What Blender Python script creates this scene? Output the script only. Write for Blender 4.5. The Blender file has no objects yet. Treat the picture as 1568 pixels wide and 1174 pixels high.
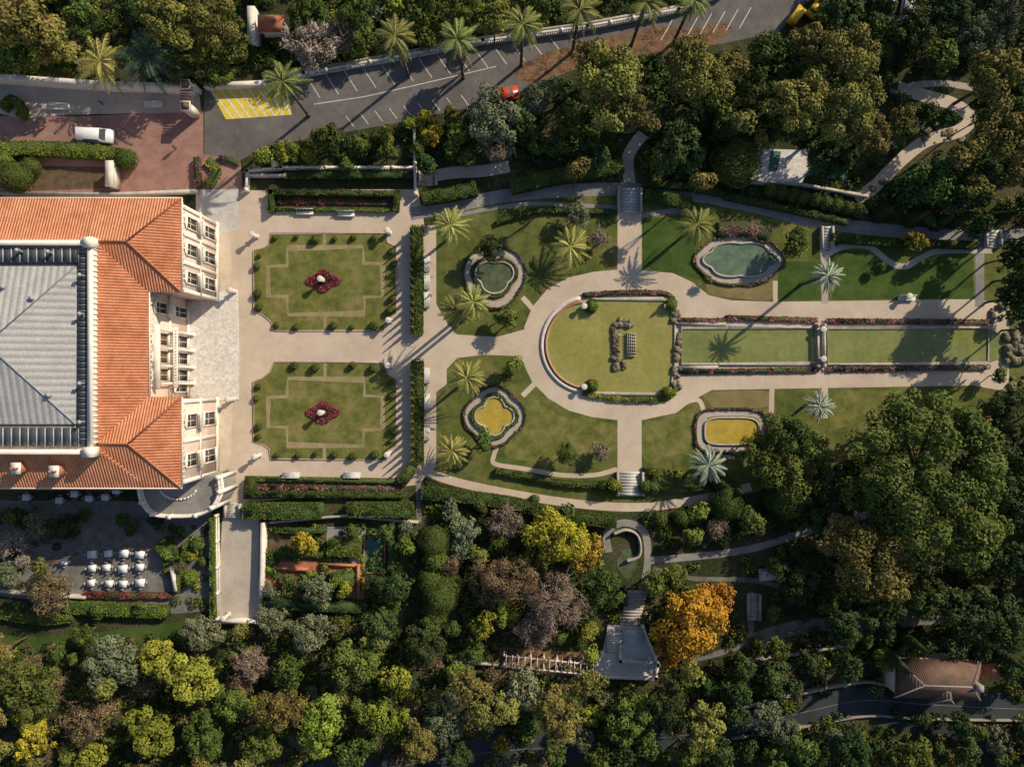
import bpy, math, random
import numpy as np
from mathutils import Vector, geometry
random.seed(7); rng=np.random.default_rng(7)
S=0.1; CX,CY=784,587; H=105.0
scene=bpy.context.scene; COL=scene.collection
def P(u,v): return ((u-CX)*S,(CY-v)*S)
def T(u,v,h):
    k=(H-h)/H; return ((u-CX)*S*k,(CY-v)*S*k)

# ------------------------------------------------------------ materials
def newmat(name):
    m=bpy.data.materials.new(name); m.use_nodes=True
    nt=m.node_tree; return m,nt,nt.nodes["Principled BSDF"]
def ramp(nt,fac,stops,interp='LINEAR'):
    r=nt.nodes.new('ShaderNodeValToRGB'); cr=r.color_ramp; cr.interpolation=interp
    while len(cr.elements)<len(stops): cr.elements.new(0.5)
    for e,(p,c) in zip(cr.elements,stops):
        e.position=p; e.color=(*c,1)
    nt.links.new(fac,r.inputs[0]); return r.outputs[0]
def noise(nt,vec,scale,detail=3,rough=.6):
    n=nt.nodes.new('ShaderNodeTexNoise'); n.inputs['Scale'].default_value=scale
    n.inputs['Detail'].default_value=detail; n.inputs['Roughness'].default_value=rough
    nt.links.new(vec,n.inputs['Vector']); return n.outputs['Fac']
def mul(nt,a,b,fac=1.0,mode='MULTIPLY'):
    m=nt.nodes.new('ShaderNodeMixRGB'); m.blend_type=mode; m.inputs[0].default_value=fac
    nt.links.new(a,m.inputs[1]); nt.links.new(b,m.inputs[2]); return m.outputs[0]
def nmat(name,c1,c2,scale=.3,fine=6.0,fvar=.3,rough=.9,bump=.3,c3=None,spec=.2,bdist=.05,stain=.05):
    m,nt,b=newmat(name)
    g=nt.nodes.new('ShaderNodeNewGeometry').outputs['Position']
    st=[(.35,c1),(.65,c2)] if c3 is None else [(.32,c1),(.52,c2),(.68,c3)]
    col=ramp(nt,noise(nt,g,scale,4),st)
    f=noise(nt,g,fine,2,.7)
    fr=ramp(nt,f,[(.3,(1-fvar,)*3),(.7,(1+fvar,)*3)])
    col=mul(nt,col,fr)
    if stain>0:
        f2=noise(nt,g,.7,4,.7); col=mul(nt,col,ramp(nt,f2,[(.36,(1-stain*1.6,1-stain*1.7,1-stain*1.8)),(.5,(1,1,1)),(.66,(1+stain,)*3)]))
    nt.links.new(col,b.inputs['Base Color'])
    b.inputs['Roughness'].default_value=rough; b.inputs['Specular IOR Level'].default_value=spec
    if bump>0:
        bp=nt.nodes.new('ShaderNodeBump'); bp.inputs['Strength'].default_value=bump; bp.inputs['Distance'].default_value=bdist
        nt.links.new(f,bp.inputs['Height']); nt.links.new(bp.outputs[0],b.inputs['Normal'])
    return m
LK=1.5
def leafmat(name,c1,c2,hv=.03,vv=.25,k=None,c3=None):
    k=k or LK; c1=tuple(x*k for x in c1); c2=tuple(min(.7,x*k) for x in c2)
    m,nt,b=newmat(name)
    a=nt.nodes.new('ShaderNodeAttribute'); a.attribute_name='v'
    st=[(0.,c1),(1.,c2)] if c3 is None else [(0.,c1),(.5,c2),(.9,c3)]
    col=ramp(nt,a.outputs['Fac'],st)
    oi=nt.nodes.new('ShaderNodeObjectInfo')
    hs=nt.nodes.new('ShaderNodeHueSaturation')
    for inp,lo,hi in (('Hue',.5-hv,.5+hv),('Value',1-vv,1+vv)):
        mr=nt.nodes.new('ShaderNodeMapRange'); mr.inputs[3].default_value=lo; mr.inputs[4].default_value=hi
        if inp=='Value':
            mm=nt.nodes.new('ShaderNodeMath'); mm.operation='MULTIPLY'; mm.inputs[1].default_value=7.31
            fr=nt.nodes.new('ShaderNodeMath'); fr.operation='FRACT'
            nt.links.new(oi.outputs['Random'],mm.inputs[0]); nt.links.new(mm.outputs[0],fr.inputs[0]); nt.links.new(fr.outputs[0],mr.inputs[0])
        else: nt.links.new(oi.outputs['Random'],mr.inputs[0])
        nt.links.new(mr.outputs[0],hs.inputs[inp])
    nt.links.new(col,hs.inputs['Color'])
    nt.links.new(hs.outputs[0],b.inputs['Base Color'])
    b.inputs['Roughness'].default_value=.7; b.inputs['Specular IOR Level'].default_value=.1
    return m

M={}
M['ground']=nmat('ground_soil',(.022,.033,.013),(.055,.06,.025),.15,3,.5,1,.6,c3=(.10,.08,.05),bdist=.2)
M['path']=nmat('gravel_path',(.50,.405,.32),(.60,.50,.40),.12,9,.10,.95,.2,stain=.04)
M['path2']=nmat('garden_path',(.40,.345,.295),(.50,.44,.38),.2,8,.13,.95,.2)
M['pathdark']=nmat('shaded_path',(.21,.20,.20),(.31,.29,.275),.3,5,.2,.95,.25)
M['pathwood']=nmat('shaded_woodland_path',(.13,.125,.115),(.21,.20,.185),.4,4,.3,.95,.3,stain=.15)  # path colour darkened to paint in the shade under the trees
M['terr2']=nmat('shaded_courtyard_gravel',(.135,.13,.13),(.20,.19,.185),.3,5,.25,.95,.25,stain=.15)  # gravel darkened in colour to stand in for the villa's cast shadow
M['pink']=nmat('pink_edging',(.34,.25,.22),(.44,.33,.29),.5,8,.2,.9,.3)
M['court']=nmat('court_paving',(.27,.15,.125),(.35,.205,.175),.2,7,.18,.85,.2,stain=.1)
M['asphalt']=nmat('asphalt',(.115,.108,.107),(.165,.155,.15),.15,9,.2,.9,.2,stain=.1)
M['asphaltd']=nmat('asphalt_dark',(.028,.036,.042),(.05,.06,.066),.15,9,.2,.9,.2)  # asphalt darkened; tree shade over the lower road is in the colour
M['lawn']=nmat('lawn_grass',(.10,.12,.028),(.155,.16,.044),.35,14,.3,1,.7,c3=(.21,.185,.07),stain=.1)
M['lawn2']=nmat('garden_grass',(.065,.095,.022),(.115,.13,.034),.22,12,.3,1,.7,c3=(.18,.16,.062),stain=.16)
M['lawndry']=nmat('dry_grass',(.17,.15,.06),(.25,.20,.10),.4,10,.3,1,.6)
M['lawnrich']=nmat('rich_grass',(.04,.08,.016),(.07,.11,.025),.3,12,.25,1,.6,stain=.12)
M['band']=nmat('parterre_band',(.25,.205,.105),(.34,.28,.165),.5,8,.25,1,.4)
M['soil']=nmat('bed_soil',(.08,.06,.04),(.15,.10,.065),.8,9,.4,1,.6)
M['redsoil']=nmat('leaf_litter_soil',(.10,.07,.045),(.22,.12,.07),.5,4,.5,1,.6,c3=(.10,.11,.06),stain=.3)
M['white']=nmat('white_stone',(.58,.54,.48),(.70,.66,.60),1.2,6,.12,.7,.15)
M['stone']=nmat('grey_stone',(.34,.31,.27),(.46,.42,.37),.8,5,.2,.85,.35)
M['bluestone']=nmat('pale_steps',(.46,.45,.44),(.56,.55,.52),.8,6,.12,.8,.2)
M['wall']=nmat('villa_stucco',(.66,.52,.45),(.74,.60,.52),.4,5,.06,.85,.1)
M['trim']=nmat('villa_trim',(.72,.66,.59),(.80,.74,.67),.6,6,.06,.7,.1)
M['terrace']=nmat('terrace_slabs',(.58,.55,.51),(.74,.71,.67),1.6,3,.16,.7,.2)
M['apron']=nmat('cream_apron',(.52,.44,.34),(.62,.53,.42),.4,6,.1,.85,.15)
M['yellow']=nmat('yellow_paint',(.68,.52,.06),(.78,.60,.10),.6,8,.15,.7,.1,stain=.1)
M['paint']=nmat('white_paint',(.6,.6,.58),(.75,.75,.72),2,9,.15,.6,0)
M['rock']=nmat('rock_work',(.12,.11,.07),(.26,.23,.16),1.4,4,.4,.95,.9,bdist=.2)
M['wood']=nmat('bark',(.07,.05,.035),(.13,.1,.07),2,8,.3,.95,.5,stain=0)
M['twig']=nmat('pale_twigs',(.22,.18,.15),(.34,.29,.25),2,8,.3,.95,.3,stain=0)
M['brick']=nmat('brick_edge',(.36,.13,.07),(.45,.19,.11),2,8,.25,.85,.3)
M['teal']=nmat('teal_paving',(.05,.13,.11),(.08,.17,.14),.8,6,.2,.6,.1)
def flat(name,c,rough=.5,metal=0,spec=.5):
    m,nt,b=newmat(name); g=nt.nodes.new('ShaderNodeNewGeometry').outputs['Position']
    col=ramp(nt,noise(nt,g,3,3),[(.3,tuple(x*.9 for x in c)),(.7,tuple(min(1,x*1.1) for x in c))])
    nt.links.new(col,b.inputs['Base Color']); b.inputs['Roughness'].default_value=rough; b.inputs['Metallic'].default_value=metal
    b.inputs['Specular IOR Level'].default_value=spec
    return m
M['glass']=flat('window_glass',(.05,.055,.06),.12)
M['loggia']=flat('loggia_interior',(.16,.09,.05),.8)
M['cloth']=flat('table_cloth',(.74,.75,.78),.8)
M['chair']=flat('chair_wicker',(.34,.32,.30),.8)
M['red']=flat('red_car_paint',(.5,.06,.02),.3)
M['yel']=flat('yellow_machine_paint',(.7,.42,.02),.4)
M['vanp']=flat('white_car_paint',(.75,.77,.8),.3)
M['dkp']=flat('dark_car_paint',(.05,.055,.065),.3)
M['tyre']=flat('tyre_rubber',(.02,.02,.02),.9)
M['skyl']=flat('skylight_glass',(.06,.075,.09),.25)
def water(name,c1,c2,scale=.25):
    m,nt,b=newmat(name); g=nt.nodes.new('ShaderNodeNewGeometry').outputs['Position']
    col=ramp(nt,noise(nt,g,scale,4,.6),[(.35,c1),(.65,c2)])
    col=mul(nt,col,ramp(nt,noise(nt,g,1.3,4,.8),[(.35,(.86,.88,.82)),(.6,(1.07,1.07,1.05))]))
    nt.links.new(col,b.inputs['Base Color'])
    b.inputs['Roughness'].default_value=.1
    bp=nt.nodes.new('ShaderNodeBump'); bp.inputs['Strength'].default_value=.08; bp.inputs['Distance'].default_value=.03
    nt.links.new(noise(nt,g,4,2),bp.inputs['Height']); nt.links.new(bp.outputs[0],b.inputs['Normal'])
    return m
M['pond']=water('pond_water',(.25,.24,.065),(.32,.295,.095),.18)
M['canal']=water('canal_water',(.17,.19,.06),(.235,.25,.085))
M['dpool']=water('dark_pool_water',(.06,.085,.04),(.12,.14,.08),.6)
M['bpool']=water('clear_pool_water',(.08,.14,.095),(.17,.22,.16),.5)
M['ypool']=water('yellow_pool_water',(.40,.29,.045),(.48,.36,.07),.5)
def tiles(name,axis,c1,c2,freq=2.6,bmp=.7,dark=.62):
    m,nt,b=newmat(name); g=nt.nodes.new('ShaderNodeNewGeometry').outputs['Position']
    sp=nt.nodes.new('ShaderNodeSeparateXYZ'); nt.links.new(g,sp.inputs[0])
    mm=nt.nodes.new('ShaderNodeMath'); mm.operation='MULTIPLY'; mm.inputs[1].default_value=freq*2*math.pi
    nt.links.new(sp.outputs[axis],mm.inputs[0])
    sn=nt.nodes.new('ShaderNodeMath'); sn.operation='SINE'; nt.links.new(mm.outputs[0],sn.inputs[0])
    col=ramp(nt,noise(nt,g,.5,5,.7),[(.35,c1),(.65,c2)])
    fr=ramp(nt,noise(nt,g,7,2,.7),[(.3,(.7,)*3),(.7,(1.25,)*3)])
    ad=nt.nodes.new('ShaderNodeMapRange'); ad.inputs[1].default_value=-1; nt.links.new(sn.outputs[0],ad.inputs[0])
    gr=ramp(nt,ad.outputs[0],[(0.,(dark,)*3),(.45,(1.,)*3),(1.,(1.1,)*3)])
    nt.links.new(mul(nt,mul(nt,col,fr),gr),b.inputs['Base Color'])
    bp=nt.nodes.new('ShaderNodeBump'); bp.inputs['Strength'].default_value=bmp; bp.inputs['Distance'].default_value=.06
    nt.links.new(sn.outputs[0],bp.inputs['Height']); nt.links.new(bp.outputs[0],b.inputs['Normal'])
    b.inputs['Roughness'].default_value=.85; b.inputs['Specular IOR Level'].default_value=.2
    return m
M['tileY']=tiles('roof_tiles_east',1,(.44,.155,.08),(.62,.26,.14))
M['tileX']=tiles('roof_tiles_north',0,(.58,.22,.11),(.76,.34,.19))  # same tiles in a brighter tone; light on north slope put into colour
M['zincY']=tiles('zinc_roof_east',1,(.40,.40,.40),(.47,.46,.46),1.1,.3,.75)
M['zincX']=tiles('zinc_roof_side',0,(.42,.42,.42),(.50,.50,.49),1.1,.3,.75)
M['darktile']=tiles('dark_roof_tiles',0,(.10,.07,.06),(.20,.12,.09),3.3,.4,.75)  # red house tiles darkened, tree shade painted into their colour

LM={}
LM['pine']=leafmat('pine_needles',(.045,.050,.014),(.18,.155,.042))
LM['oak']=leafmat('oak_leaves',(.024,.042,.010),(.10,.125,.028))
LM['dark']=leafmat('dark_leaves',(.014,.028,.010),(.055,.078,.025))
LM['olive']=leafmat('olive_leaves',(.055,.068,.038),(.15,.165,.095))
LM['yg']=leafmat('lime_leaves',(.05,.072,.012),(.20,.215,.032))
LM['yellow']=leafmat('yellow_leaves',(.12,.09,.015),(.34,.27,.03),k=1.25)
LM['orange']=leafmat('autumn_leaves',(.22,.10,.015),(.46,.25,.03),.015,.1,k=1.2)
LM['brown']=leafmat('brown_leaves',(.08,.06,.03),(.22,.16,.09),.01,k=1.25)
LM['pinkb']=leafmat('bare_twigs',(.10,.075,.055),(.27,.20,.15),.01,k=1.25)
LM['grey']=leafmat('silver_twigs',(.16,.13,.11),(.38,.32,.28),.01,k=1.3)
LM['hedge']=leafmat('hedge_leaves',(.024,.042,.010),(.10,.125,.028),.01,.1,k=1.35)
LM['hedgeb']=leafmat('bright_hedge_leaves',(.045,.07,.012),(.17,.21,.032),.01,.1,k=1.3)
LM['palm']=leafmat('palm_fronds',(.06,.075,.02),(.21,.22,.07),.02,.2,k=1.3)
LM['palmy']=leafmat('yellow_palm_fronds',(.10,.11,.025),(.34,.32,.10),.02,.15,k=1.3)
LM['palms']=leafmat('silver_palm_fronds',(.13,.16,.12),(.40,.44,.34),.01,.1,k=1.1)
LM['palmd']=leafmat('dark_palm_fronds',(.02,.045,.03),(.09,.14,.085),.01,.1,k=1.3)
LM['flow']=leafmat('pink_flowers',(.03,.05,.015),(.14,.05,.05),.0,.1,k=1,c3=(.50,.07,.13))
LM['flowp']=leafmat('mauve_bed_plants',(.07,.05,.035),(.24,.12,.11),.0,.1,k=1,c3=(.52,.22,.27))
LM['flowy']=leafmat('yellow_bed_plants',(.05,.08,.012),(.20,.22,.04),.0,.1,k=1,c3=(.6,.45,.05))

# ------------------------------------------------------------ mesh builder
class MB:
    def __init__(s): s.v=[];s.n=0;s.l=[];s.z=[];s.m=[];s.a=[]
    def add(s,v,f,mat=0,val=.5):
        v=np.asarray(v,dtype=float).reshape(-1,3)
        if isinstance(f,np.ndarray):
            s.l.append((f+s.n).ravel()); s.z.append(np.full(len(f),f.shape[1])); k=len(f)
        else:
            for q in f: s.l.append(np.array(q)+s.n)
            s.z.append(np.array([len(q) for q in f])); k=len(f)
        s.m.append(np.full(k,mat)); s.a.append(np.full(k,val) if np.isscalar(val) else np.asarray(val))
        s.v.append(v); s.n+=len(v)
    def mesh(s,name,mats,smooth=False):
        me=bpy.data.meshes.new(name)
        v=np.concatenate(s.v); l=np.concatenate(s.l); z=np.concatenate(s.z)
        me.vertices.add(len(v)); me.vertices.foreach_set('co',v.ravel())
        me.loops.add(len(l)); me.loops.foreach_set('vertex_index',l.astype(np.int32))
        st=np.concatenate([[0],np.cumsum(z)[:-1]]).astype(np.int32)
        me.polygons.add(len(z)); me.polygons.foreach_set('loop_start',st)
        me.polygons.foreach_set('material_index',np.concatenate(s.m).astype(np.int32))
        for m in mats: me.materials.append(m)
        me.update(calc_edges=True)
        at=me.attributes.new('v','FLOAT','FACE'); at.data.foreach_set('value',np.concatenate(s.a).astype(np.float32))
        if smooth: me.polygons.foreach_set('use_smooth',np.ones(len(z),dtype=bool))
        return me
    def obj(s,name,mats,parent=None,loc=None,smooth=False):
        o=bpy.data.objects.new(name,s.mesh(name,mats,smooth)); COL.objects.link(o)
        if parent: o.parent=parent
        if loc: o.location=loc
        return o
def empty(name,loc=(0,0,0)):
    o=bpy.data.objects.new(name,None); COL.objects.link(o); o.location=loc; o.empty_display_size=.2; return o
BF=[(0,3,2,1),(4,5,6,7),(0,1,5,4),(1,2,6,5),(2,3,7,6),(3,0,4,7)]
def box(mb,x0,x1,y0,y1,z0,z1,mat=0):
    mb.add([(x0,y0,z0),(x1,y0,z0),(x1,y1,z0),(x0,y1,z0),(x0,y0,z1),(x1,y0,z1),(x1,y1,z1),(x0,y1,z1)],BF,mat)
def boxr(mb,cx,cy,sx,sy,z0,z1,rot=0,mat=0,tx=1,ty=1):
    c,s=math.cos(rot),math.sin(rot); vs=[]
    for z,kx,ky in ((z0,1,1),(z1,tx,ty)):
        for a,b in ((-1,-1),(1,-1),(1,1),(-1,1)):
            x=a*sx/2*kx;y=b*sy/2*ky; vs.append((cx+x*c-y*s,cy+x*s+y*c,z))
    mb.add(vs,BF,mat)
def lathe(mb,x,y,z,prof,n=10,mat=0):
    vs=[];fs=[]
    for (r,h) in prof:
        for i in range(n):
            a=2*math.pi*i/n; vs.append((x+r*math.cos(a),y+r*math.sin(a),z+h))
    for j in range(len(prof)-1):
        for i in range(n):
            k=(i+1)%n; fs.append((j*n+i,j*n+k,(j+1)*n+k,(j+1)*n+i))
    fs.append(tuple(range((len(prof)-1)*n,len(prof)*n)))
    mb.add(vs,fs,mat)
def tube(mb,p,q,r0,r1,n=6,mat=0,val=.5):
    p=Vector(p);q=Vector(q);d=(q-p).normalized()
    a=d.cross(Vector((0.3,1,0.1))).normalized(); b=d.cross(a)
    vs=[]
    for c,r in ((p,r0),(q,r1)):
        for i in range(n):
            t=2*math.pi*i/n; vs.append(tuple(c+a*(r*math.cos(t))+b*(r*math.sin(t))))
    fs=[(i,(i+1)%n,n+(i+1)%n,n+i) for i in range(n)]+[tuple(range(n,2*n))]
    mb.add(vs,fs,mat,val)
def smooth(pts,closed=False,k=6):
    n=len(pts);out=[]
    rngi=range(n) if closed else range(n-1)
    for i in rngi:
        if closed: p0,p1,p2,p3=[pts[(i+j-1)%n] for j in range(4)]
        else: p0,p1,p2,p3=pts[max(i-1,0)],pts[i],pts[i+1],pts[min(i+2,n-1)]
        for j in range(k):
            t=j/k
            out.append(tuple(.5*((2*p1[a])+(-p0[a]+p2[a])*t+(2*p0[a]-5*p1[a]+4*p2[a]-p3[a])*t*t+(-p0[a]+3*p1[a]-3*p2[a]+p3[a])*t**3) for a in (0,1)))
    if not closed: out.append(pts[-1])
    return out
def addpoly(mb,w,z,mat=0,skirt=None):
    tr=geometry.tessellate_polygon([[Vector((a,b,0)) for a,b in w]])
    fs=[]
    for t in tr:
        a,b,c=[w[i] for i in t]
        fs.append(t if (b[0]-a[0])*(c[1]-a[1])-(b[1]-a[1])*(c[0]-a[0])>0 else (t[0],t[2],t[1]))
    mb.add([(a,b,z) for a,b in w],fs,mat)
    if skirt is not None:
        n=len(w); mb.add([(a,b,z) for a,b in w]+[(a,b,skirt) for a,b in w],[(i,(i+1)%n,n+(i+1)%n,n+i) for i in range(n)],mat)
def poly(name,pts,z,mat,sm=False,skirt=None):
    if sm: pts=smooth(pts,True)
    mb=MB(); addpoly(mb,[P(*p) for p in pts],z,0,skirt); return mb.obj(name,[mat])
def strip(mb,w,wd,z0,z1,mat=0,closed=False):
    w=[Vector(p) for p in w];n=len(w);L=[];R=[]
    for i in range(n):
        a=w[(i-1)%n] if (closed or i>0) else w[i]; b=w[(i+1)%n] if (closed or i<n-1) else w[i]
        d=(b-a); d=d.normalized() if d.length>1e-6 else Vector((1,0)); nn=Vector((-d.y,d.x))
        if (closed or 0<i<n-1):
            d1=(w[i]-a).normalized(); c=max(.5,nn.dot(Vector((-d1.y,d1.x)))); k=1/c
        else:k=1
        L.append(w[i]+nn*wd/2*k); R.append(w[i]-nn*wd/2*k)
    vs=[(p.x,p.y,z1) for p in L]+[(p.x,p.y,z1) for p in R]; m=n if closed else n-1
    fs=[(i,n+i,n+(i+1)%n,(i+1)%n) for i in range(m)]
    if z0 is not None:
        vs+=[(p.x,p.y,z0) for p in L]+[(p.x,p.y,z0) for p in R]
        for i in range(m):
            j=(i+1)%n; fs+= [(i,j,2*n+j,2*n+i),(n+j,n+i,3*n+i,3*n+j)]
        if not closed: fs+=[(0,2*n,3*n,n),(n-1,2*n-1,4*n-1,3*n-1)]
    mb.add(vs,fs,mat)
PATHS=[]
EXPOLY=[]
def ribbon(name,pts,wpx,z,mat,sm=True,ex=True,exw=None):
    if sm: pts=smooth(pts)
    if ex: PATHS.append((np.array(pts),exw if exw is not None else wpx))
    mb=MB(); strip(mb,[P(*p) for p in pts],wpx*S,None,z); return mb.obj(name,[mat])
def wall(name,pts,wpx,h,mat,sm=False,closed=False,z0=0,cap=None):
    if sm: pts=smooth(pts,closed)
    mb=MB(); w=[T(u,v,h) for u,v in pts]; strip(mb,w,wpx*S,z0,h,0,closed)
    if cap: strip(mb,w,wpx*S+.12,h,h+.1,1,closed)
    return mb.obj(name,[mat]+([cap] if cap else []))
def balustrade(name,pts,h=1.0,sp=1.0,mat=None,sm=False,base=0):
    if sm: pts=smooth(pts)
    w=[T(u,v,h+base) for u,v in pts]; mb=MB()
    strip(mb,w,.34,base,base+.22); strip(mb,w,.36,base+h-.14,base+h)
    for a,b in zip(w[:-1],w[1:]):
        a=Vector(a);b=Vector(b);L=(b-a).length;n=max(1,int(L/.35)); rot=math.atan2((b-a).y,(b-a).x)
        for i in range(n):
            p=a.lerp(b,i/n); boxr(mb,p.x,p.y,.13,.16,base+.22,base+h-.14,rot)
        for i in range(max(1,int(L/3.2))+1):
            p=a.lerp(b,min(1,i/max(1,int(L/3.2)))); boxr(mb,p.x,p.y,.46,.46,base,base+h+.12,rot)
    return mb.obj(name,[mat or M['white']])

# leaves
def leaves(mb,c,n,size,v,mat=0,asp=.6):
    N=len(c)
    if N==0: return
    n=n/np.linalg.norm(n,axis=1,keepdims=True)
    r=rng.normal(size=(N,3)); t=np.cross(n,r); t/=np.linalg.norm(t,axis=1,keepdims=True)+1e-9
    b=np.cross(n,t); s=(size*np.ones(N)*rng.uniform(.7,1.3,N))[:,None]
    vs=np.stack([c+t*s,c+b*s*asp,c-t*s,c-b*s*asp],1).reshape(-1,3)
    mb.add(vs,np.arange(4*N).reshape(-1,4),mat,np.clip(v,0,1))
def sph(n,zmin=-1):
    z=rng.uniform(zmin,1,n); a=rng.uniform(0,2*math.pi,n); r=np.sqrt(1-z*z)
    return np.stack([r*np.cos(a),r*np.sin(a),z],1)
def crown(mb,r,rz,zc,cr,ls,dens=1.0,zmin=-.25,fill=.15,mat=0,irr=.2,outl=.7):
    ph=rng.uniform(0,6.28,4)
    nc=max(6,int(2.0*(r/cr)**2))
    d=sph(nc,zmin)
    th=np.arctan2(d[:,1],d[:,0])
    f=1+irr*np.sin(2*th+ph[0])+irr*.7*np.sin(3*th+ph[1])+irr*.5*np.sin(5*th+ph[2])
    rad=rng.uniform(outl,1.0,nc)
    ce=d*np.array([r-cr*.7,r-cr*.7,max(.3,rz-cr*.5)])*(rad*1)[:,None]
    ce[:,:2]*=f[:,None]; ce[:,2]+=zc
    for i in range(nc):
        q=cr*rng.uniform(.6,1.35); k=int(dens*10*q*q/(ls*ls)*.45)
        dd=sph(k,-.3); rr=q*rng.uniform(.65,1.1,k)**.7
        p=ce[i]+dd*rr[:,None]*np.array([1,1,.8])
        tone=rng.uniform(.1,.65)
        nn=dd+rng.normal(scale=.4,size=(k,3))+np.array([0,0,.2])
        leaves(mb,p,nn,ls,tone+rng.uniform(-.15,.4,k),mat)
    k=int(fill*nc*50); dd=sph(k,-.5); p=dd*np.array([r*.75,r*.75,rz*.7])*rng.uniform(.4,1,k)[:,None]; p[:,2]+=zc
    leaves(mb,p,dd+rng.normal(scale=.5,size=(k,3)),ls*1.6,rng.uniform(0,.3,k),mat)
    return ce
def tree_mesh(name,sp,r):
    mb=MB()
    if sp=='pine': hz=r*.65; zc=max(7.5,r*1.5); cr=max(.8,min(1.35,r*.24)); ls=.21; de=.9; lm='pine'; out=.78;zmin=-.1
    elif sp in('pinkb','grey','brown'): hz=r*.7; zc=r*.95; cr=max(.7,r*.2); ls=.13; de=.4; lm=sp; out=.55;zmin=-.3
    elif sp in('orange','yellow'): hz=r*.8; zc=r*1.0+.5; cr=max(.6,min(1.2,r*.2)); ls=.2; de=.75; lm=sp; out=.6;zmin=-.3
    elif sp=='olive': hz=r*.75; zc=r*1.0+.3; cr=max(.6,r*.2); ls=.16; de=.7; lm=sp; out=.7;zmin=-.3
    else: hz=r*.8; zc=r*1.15+.5; cr=max(.7,min(1.5,r*.23)); ls=.2; de=.85; lm=sp; out=.7;zmin=-.25
    if r>9: ls=.27; cr=1.75; hz=r*.55; zc=r*.62; de=1
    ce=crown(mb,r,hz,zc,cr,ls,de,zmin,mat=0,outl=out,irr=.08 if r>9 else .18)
    tube(mb,(0,0,-.3),(.05*r,.03*r,zc*.75),max(.12,r*.07),max(.07,r*.04),7,1)
    idx=rng.permutation(len(ce))[:int(10 if sp in('pine','oak','dark') else min(40,len(ce)))]
    for i in idx:
        q=ce[i]; tube(mb,(.04*r,.02*r,zc*rng.uniform(.4,.75)),tuple(q),max(.06,r*.025),.03,5,1)
        if sp in('pinkb','grey','brown'):
            for _ in range(8):
                e=q+rng.normal(size=3)*cr*1.0; tube(mb,tuple(q),tuple(e),.045,.015,3,1)
    m2=M['wood'] if sp not in('grey','pinkb') else M['twig']
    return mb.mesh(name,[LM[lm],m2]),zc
PROTO={}
SZ=[1.4,2.4,3.6,5.2,7.6,14.0]
NM={'pine':'pine_tree','oak':'oak_tree','dark':'evergreen_tree','olive':'olive_tree','yg':'lime_tree','yellow':'yellow_leaf_tree','orange':'autumn_tree','brown':'brown_leaf_tree','pinkb':'bare_tree','grey':'silver_bare_tree'}
TREES=[]
def tree(sp,u,v,rp,hs=1.0):
    rr=rp*S*.93
    cl=min(range(len(SZ)),key=lambda i:abs(math.log(rr/SZ[i])))
    var=random.randrange(3 if SZ[cl]<7 else 2) if SZ[cl]<10 else 0
    key=(sp,cl,var)
    if key not in PROTO: PROTO[key]=tree_mesh(NM[sp],sp,SZ[cl])
    me,zc=PROTO[key]; s=rr/SZ[cl]
    x,y=T(u,v,zc*s*hs*1.08)
    o=bpy.data.objects.new(NM[sp] if rp>13 else 'garden_shrub',me); COL.objects.link(o)
    o.location=(x,y,0); o.scale=(s*random.uniform(.93,1.07),s*random.uniform(.93,1.07),s*hs); o.rotation_euler=(0,0,random.uniform(0,6.28))
    TREES.append((u,v,rp)); return o
# palms
def palm_mesh(lm,r,h,nf=34,seed=0,stiff=False):
    mb=MB(); R=random.Random(seed)
    for i in range(8):
        z0=h*i/8; z1=h*(i+1)/8; tube(mb,(0,0,z0-.1),(0,0,z1),.26+.05*(i==0),.22,8,1)
    for i in range(nf):
        az=i*2.39996+R.uniform(-.18,.18); e=math.radians(72-92*(i/nf)+R.uniform(-8,8)); rr=r*R.uniform(.82,1.12)*(0.8 if i<5 else 1)
        d=np.array([math.cos(az),math.sin(az),0]); sd=np.array([-d[1],d[0],0]); tone=R.uniform(.2,.95)*(1-.45*i/nf)
        bend=R.uniform(-.15,.15)
        def pt(t): return d*rr*(t*math.cos(e*.7)) + sd*rr*bend*t*t+ np.array([0,0,h+rr*(t*math.sin(e)*.75-(.3 if stiff else .45)*t*t)])
        K=20; ts=np.linspace(.1,1,K); vs=[];fs=[]
        for t in ts:
            c=pt(t); L=rr*(.17 if not stiff else .14)*math.sin(math.pi*(.15+.75*t))
            for sg in (-1,1):
                dr=sd*sg*.8+d*.75+np.array([0,0,-.35+.2*math.sin(t*40)]); wv=d*.05; m=len(vs)
                vs+=[c-wv,c+wv,c+dr*L+wv*.3,c+dr*L-wv*.3]; fs.append((m,m+1,m+2,m+3))
        mb.add(vs,fs,0,np.clip(tone+rng.uniform(-.2,.3,len(fs)),0,1))
        for a,b in ((0,.35),(.35,.7),(.7,1)): tube(mb,tuple(pt(a)),tuple(pt(b)),.07,.05,3,0,min(1,tone+.25))
    return mb.mesh('palm_tree',[LM[lm],M['wood']])
PP={}
def palm(u,v,rp,h,kind='palm'):
    key=(kind,round(rp/6),round(h/2))
    if key not in PP: PP[key]=palm_mesh(kind,rp*S*1.12,h,34 if kind!='palms' else 40,len(PP),kind=='palms')
    x,y=T(u,v,h); o=bpy.data.objects.new('palm_tree',PP[key]); COL.objects.link(o); o.location=(x,y,0); o.rotation_euler=(0,0,random.uniform(0,6.28)); TREES.append((u,v,rp)); return o
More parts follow.
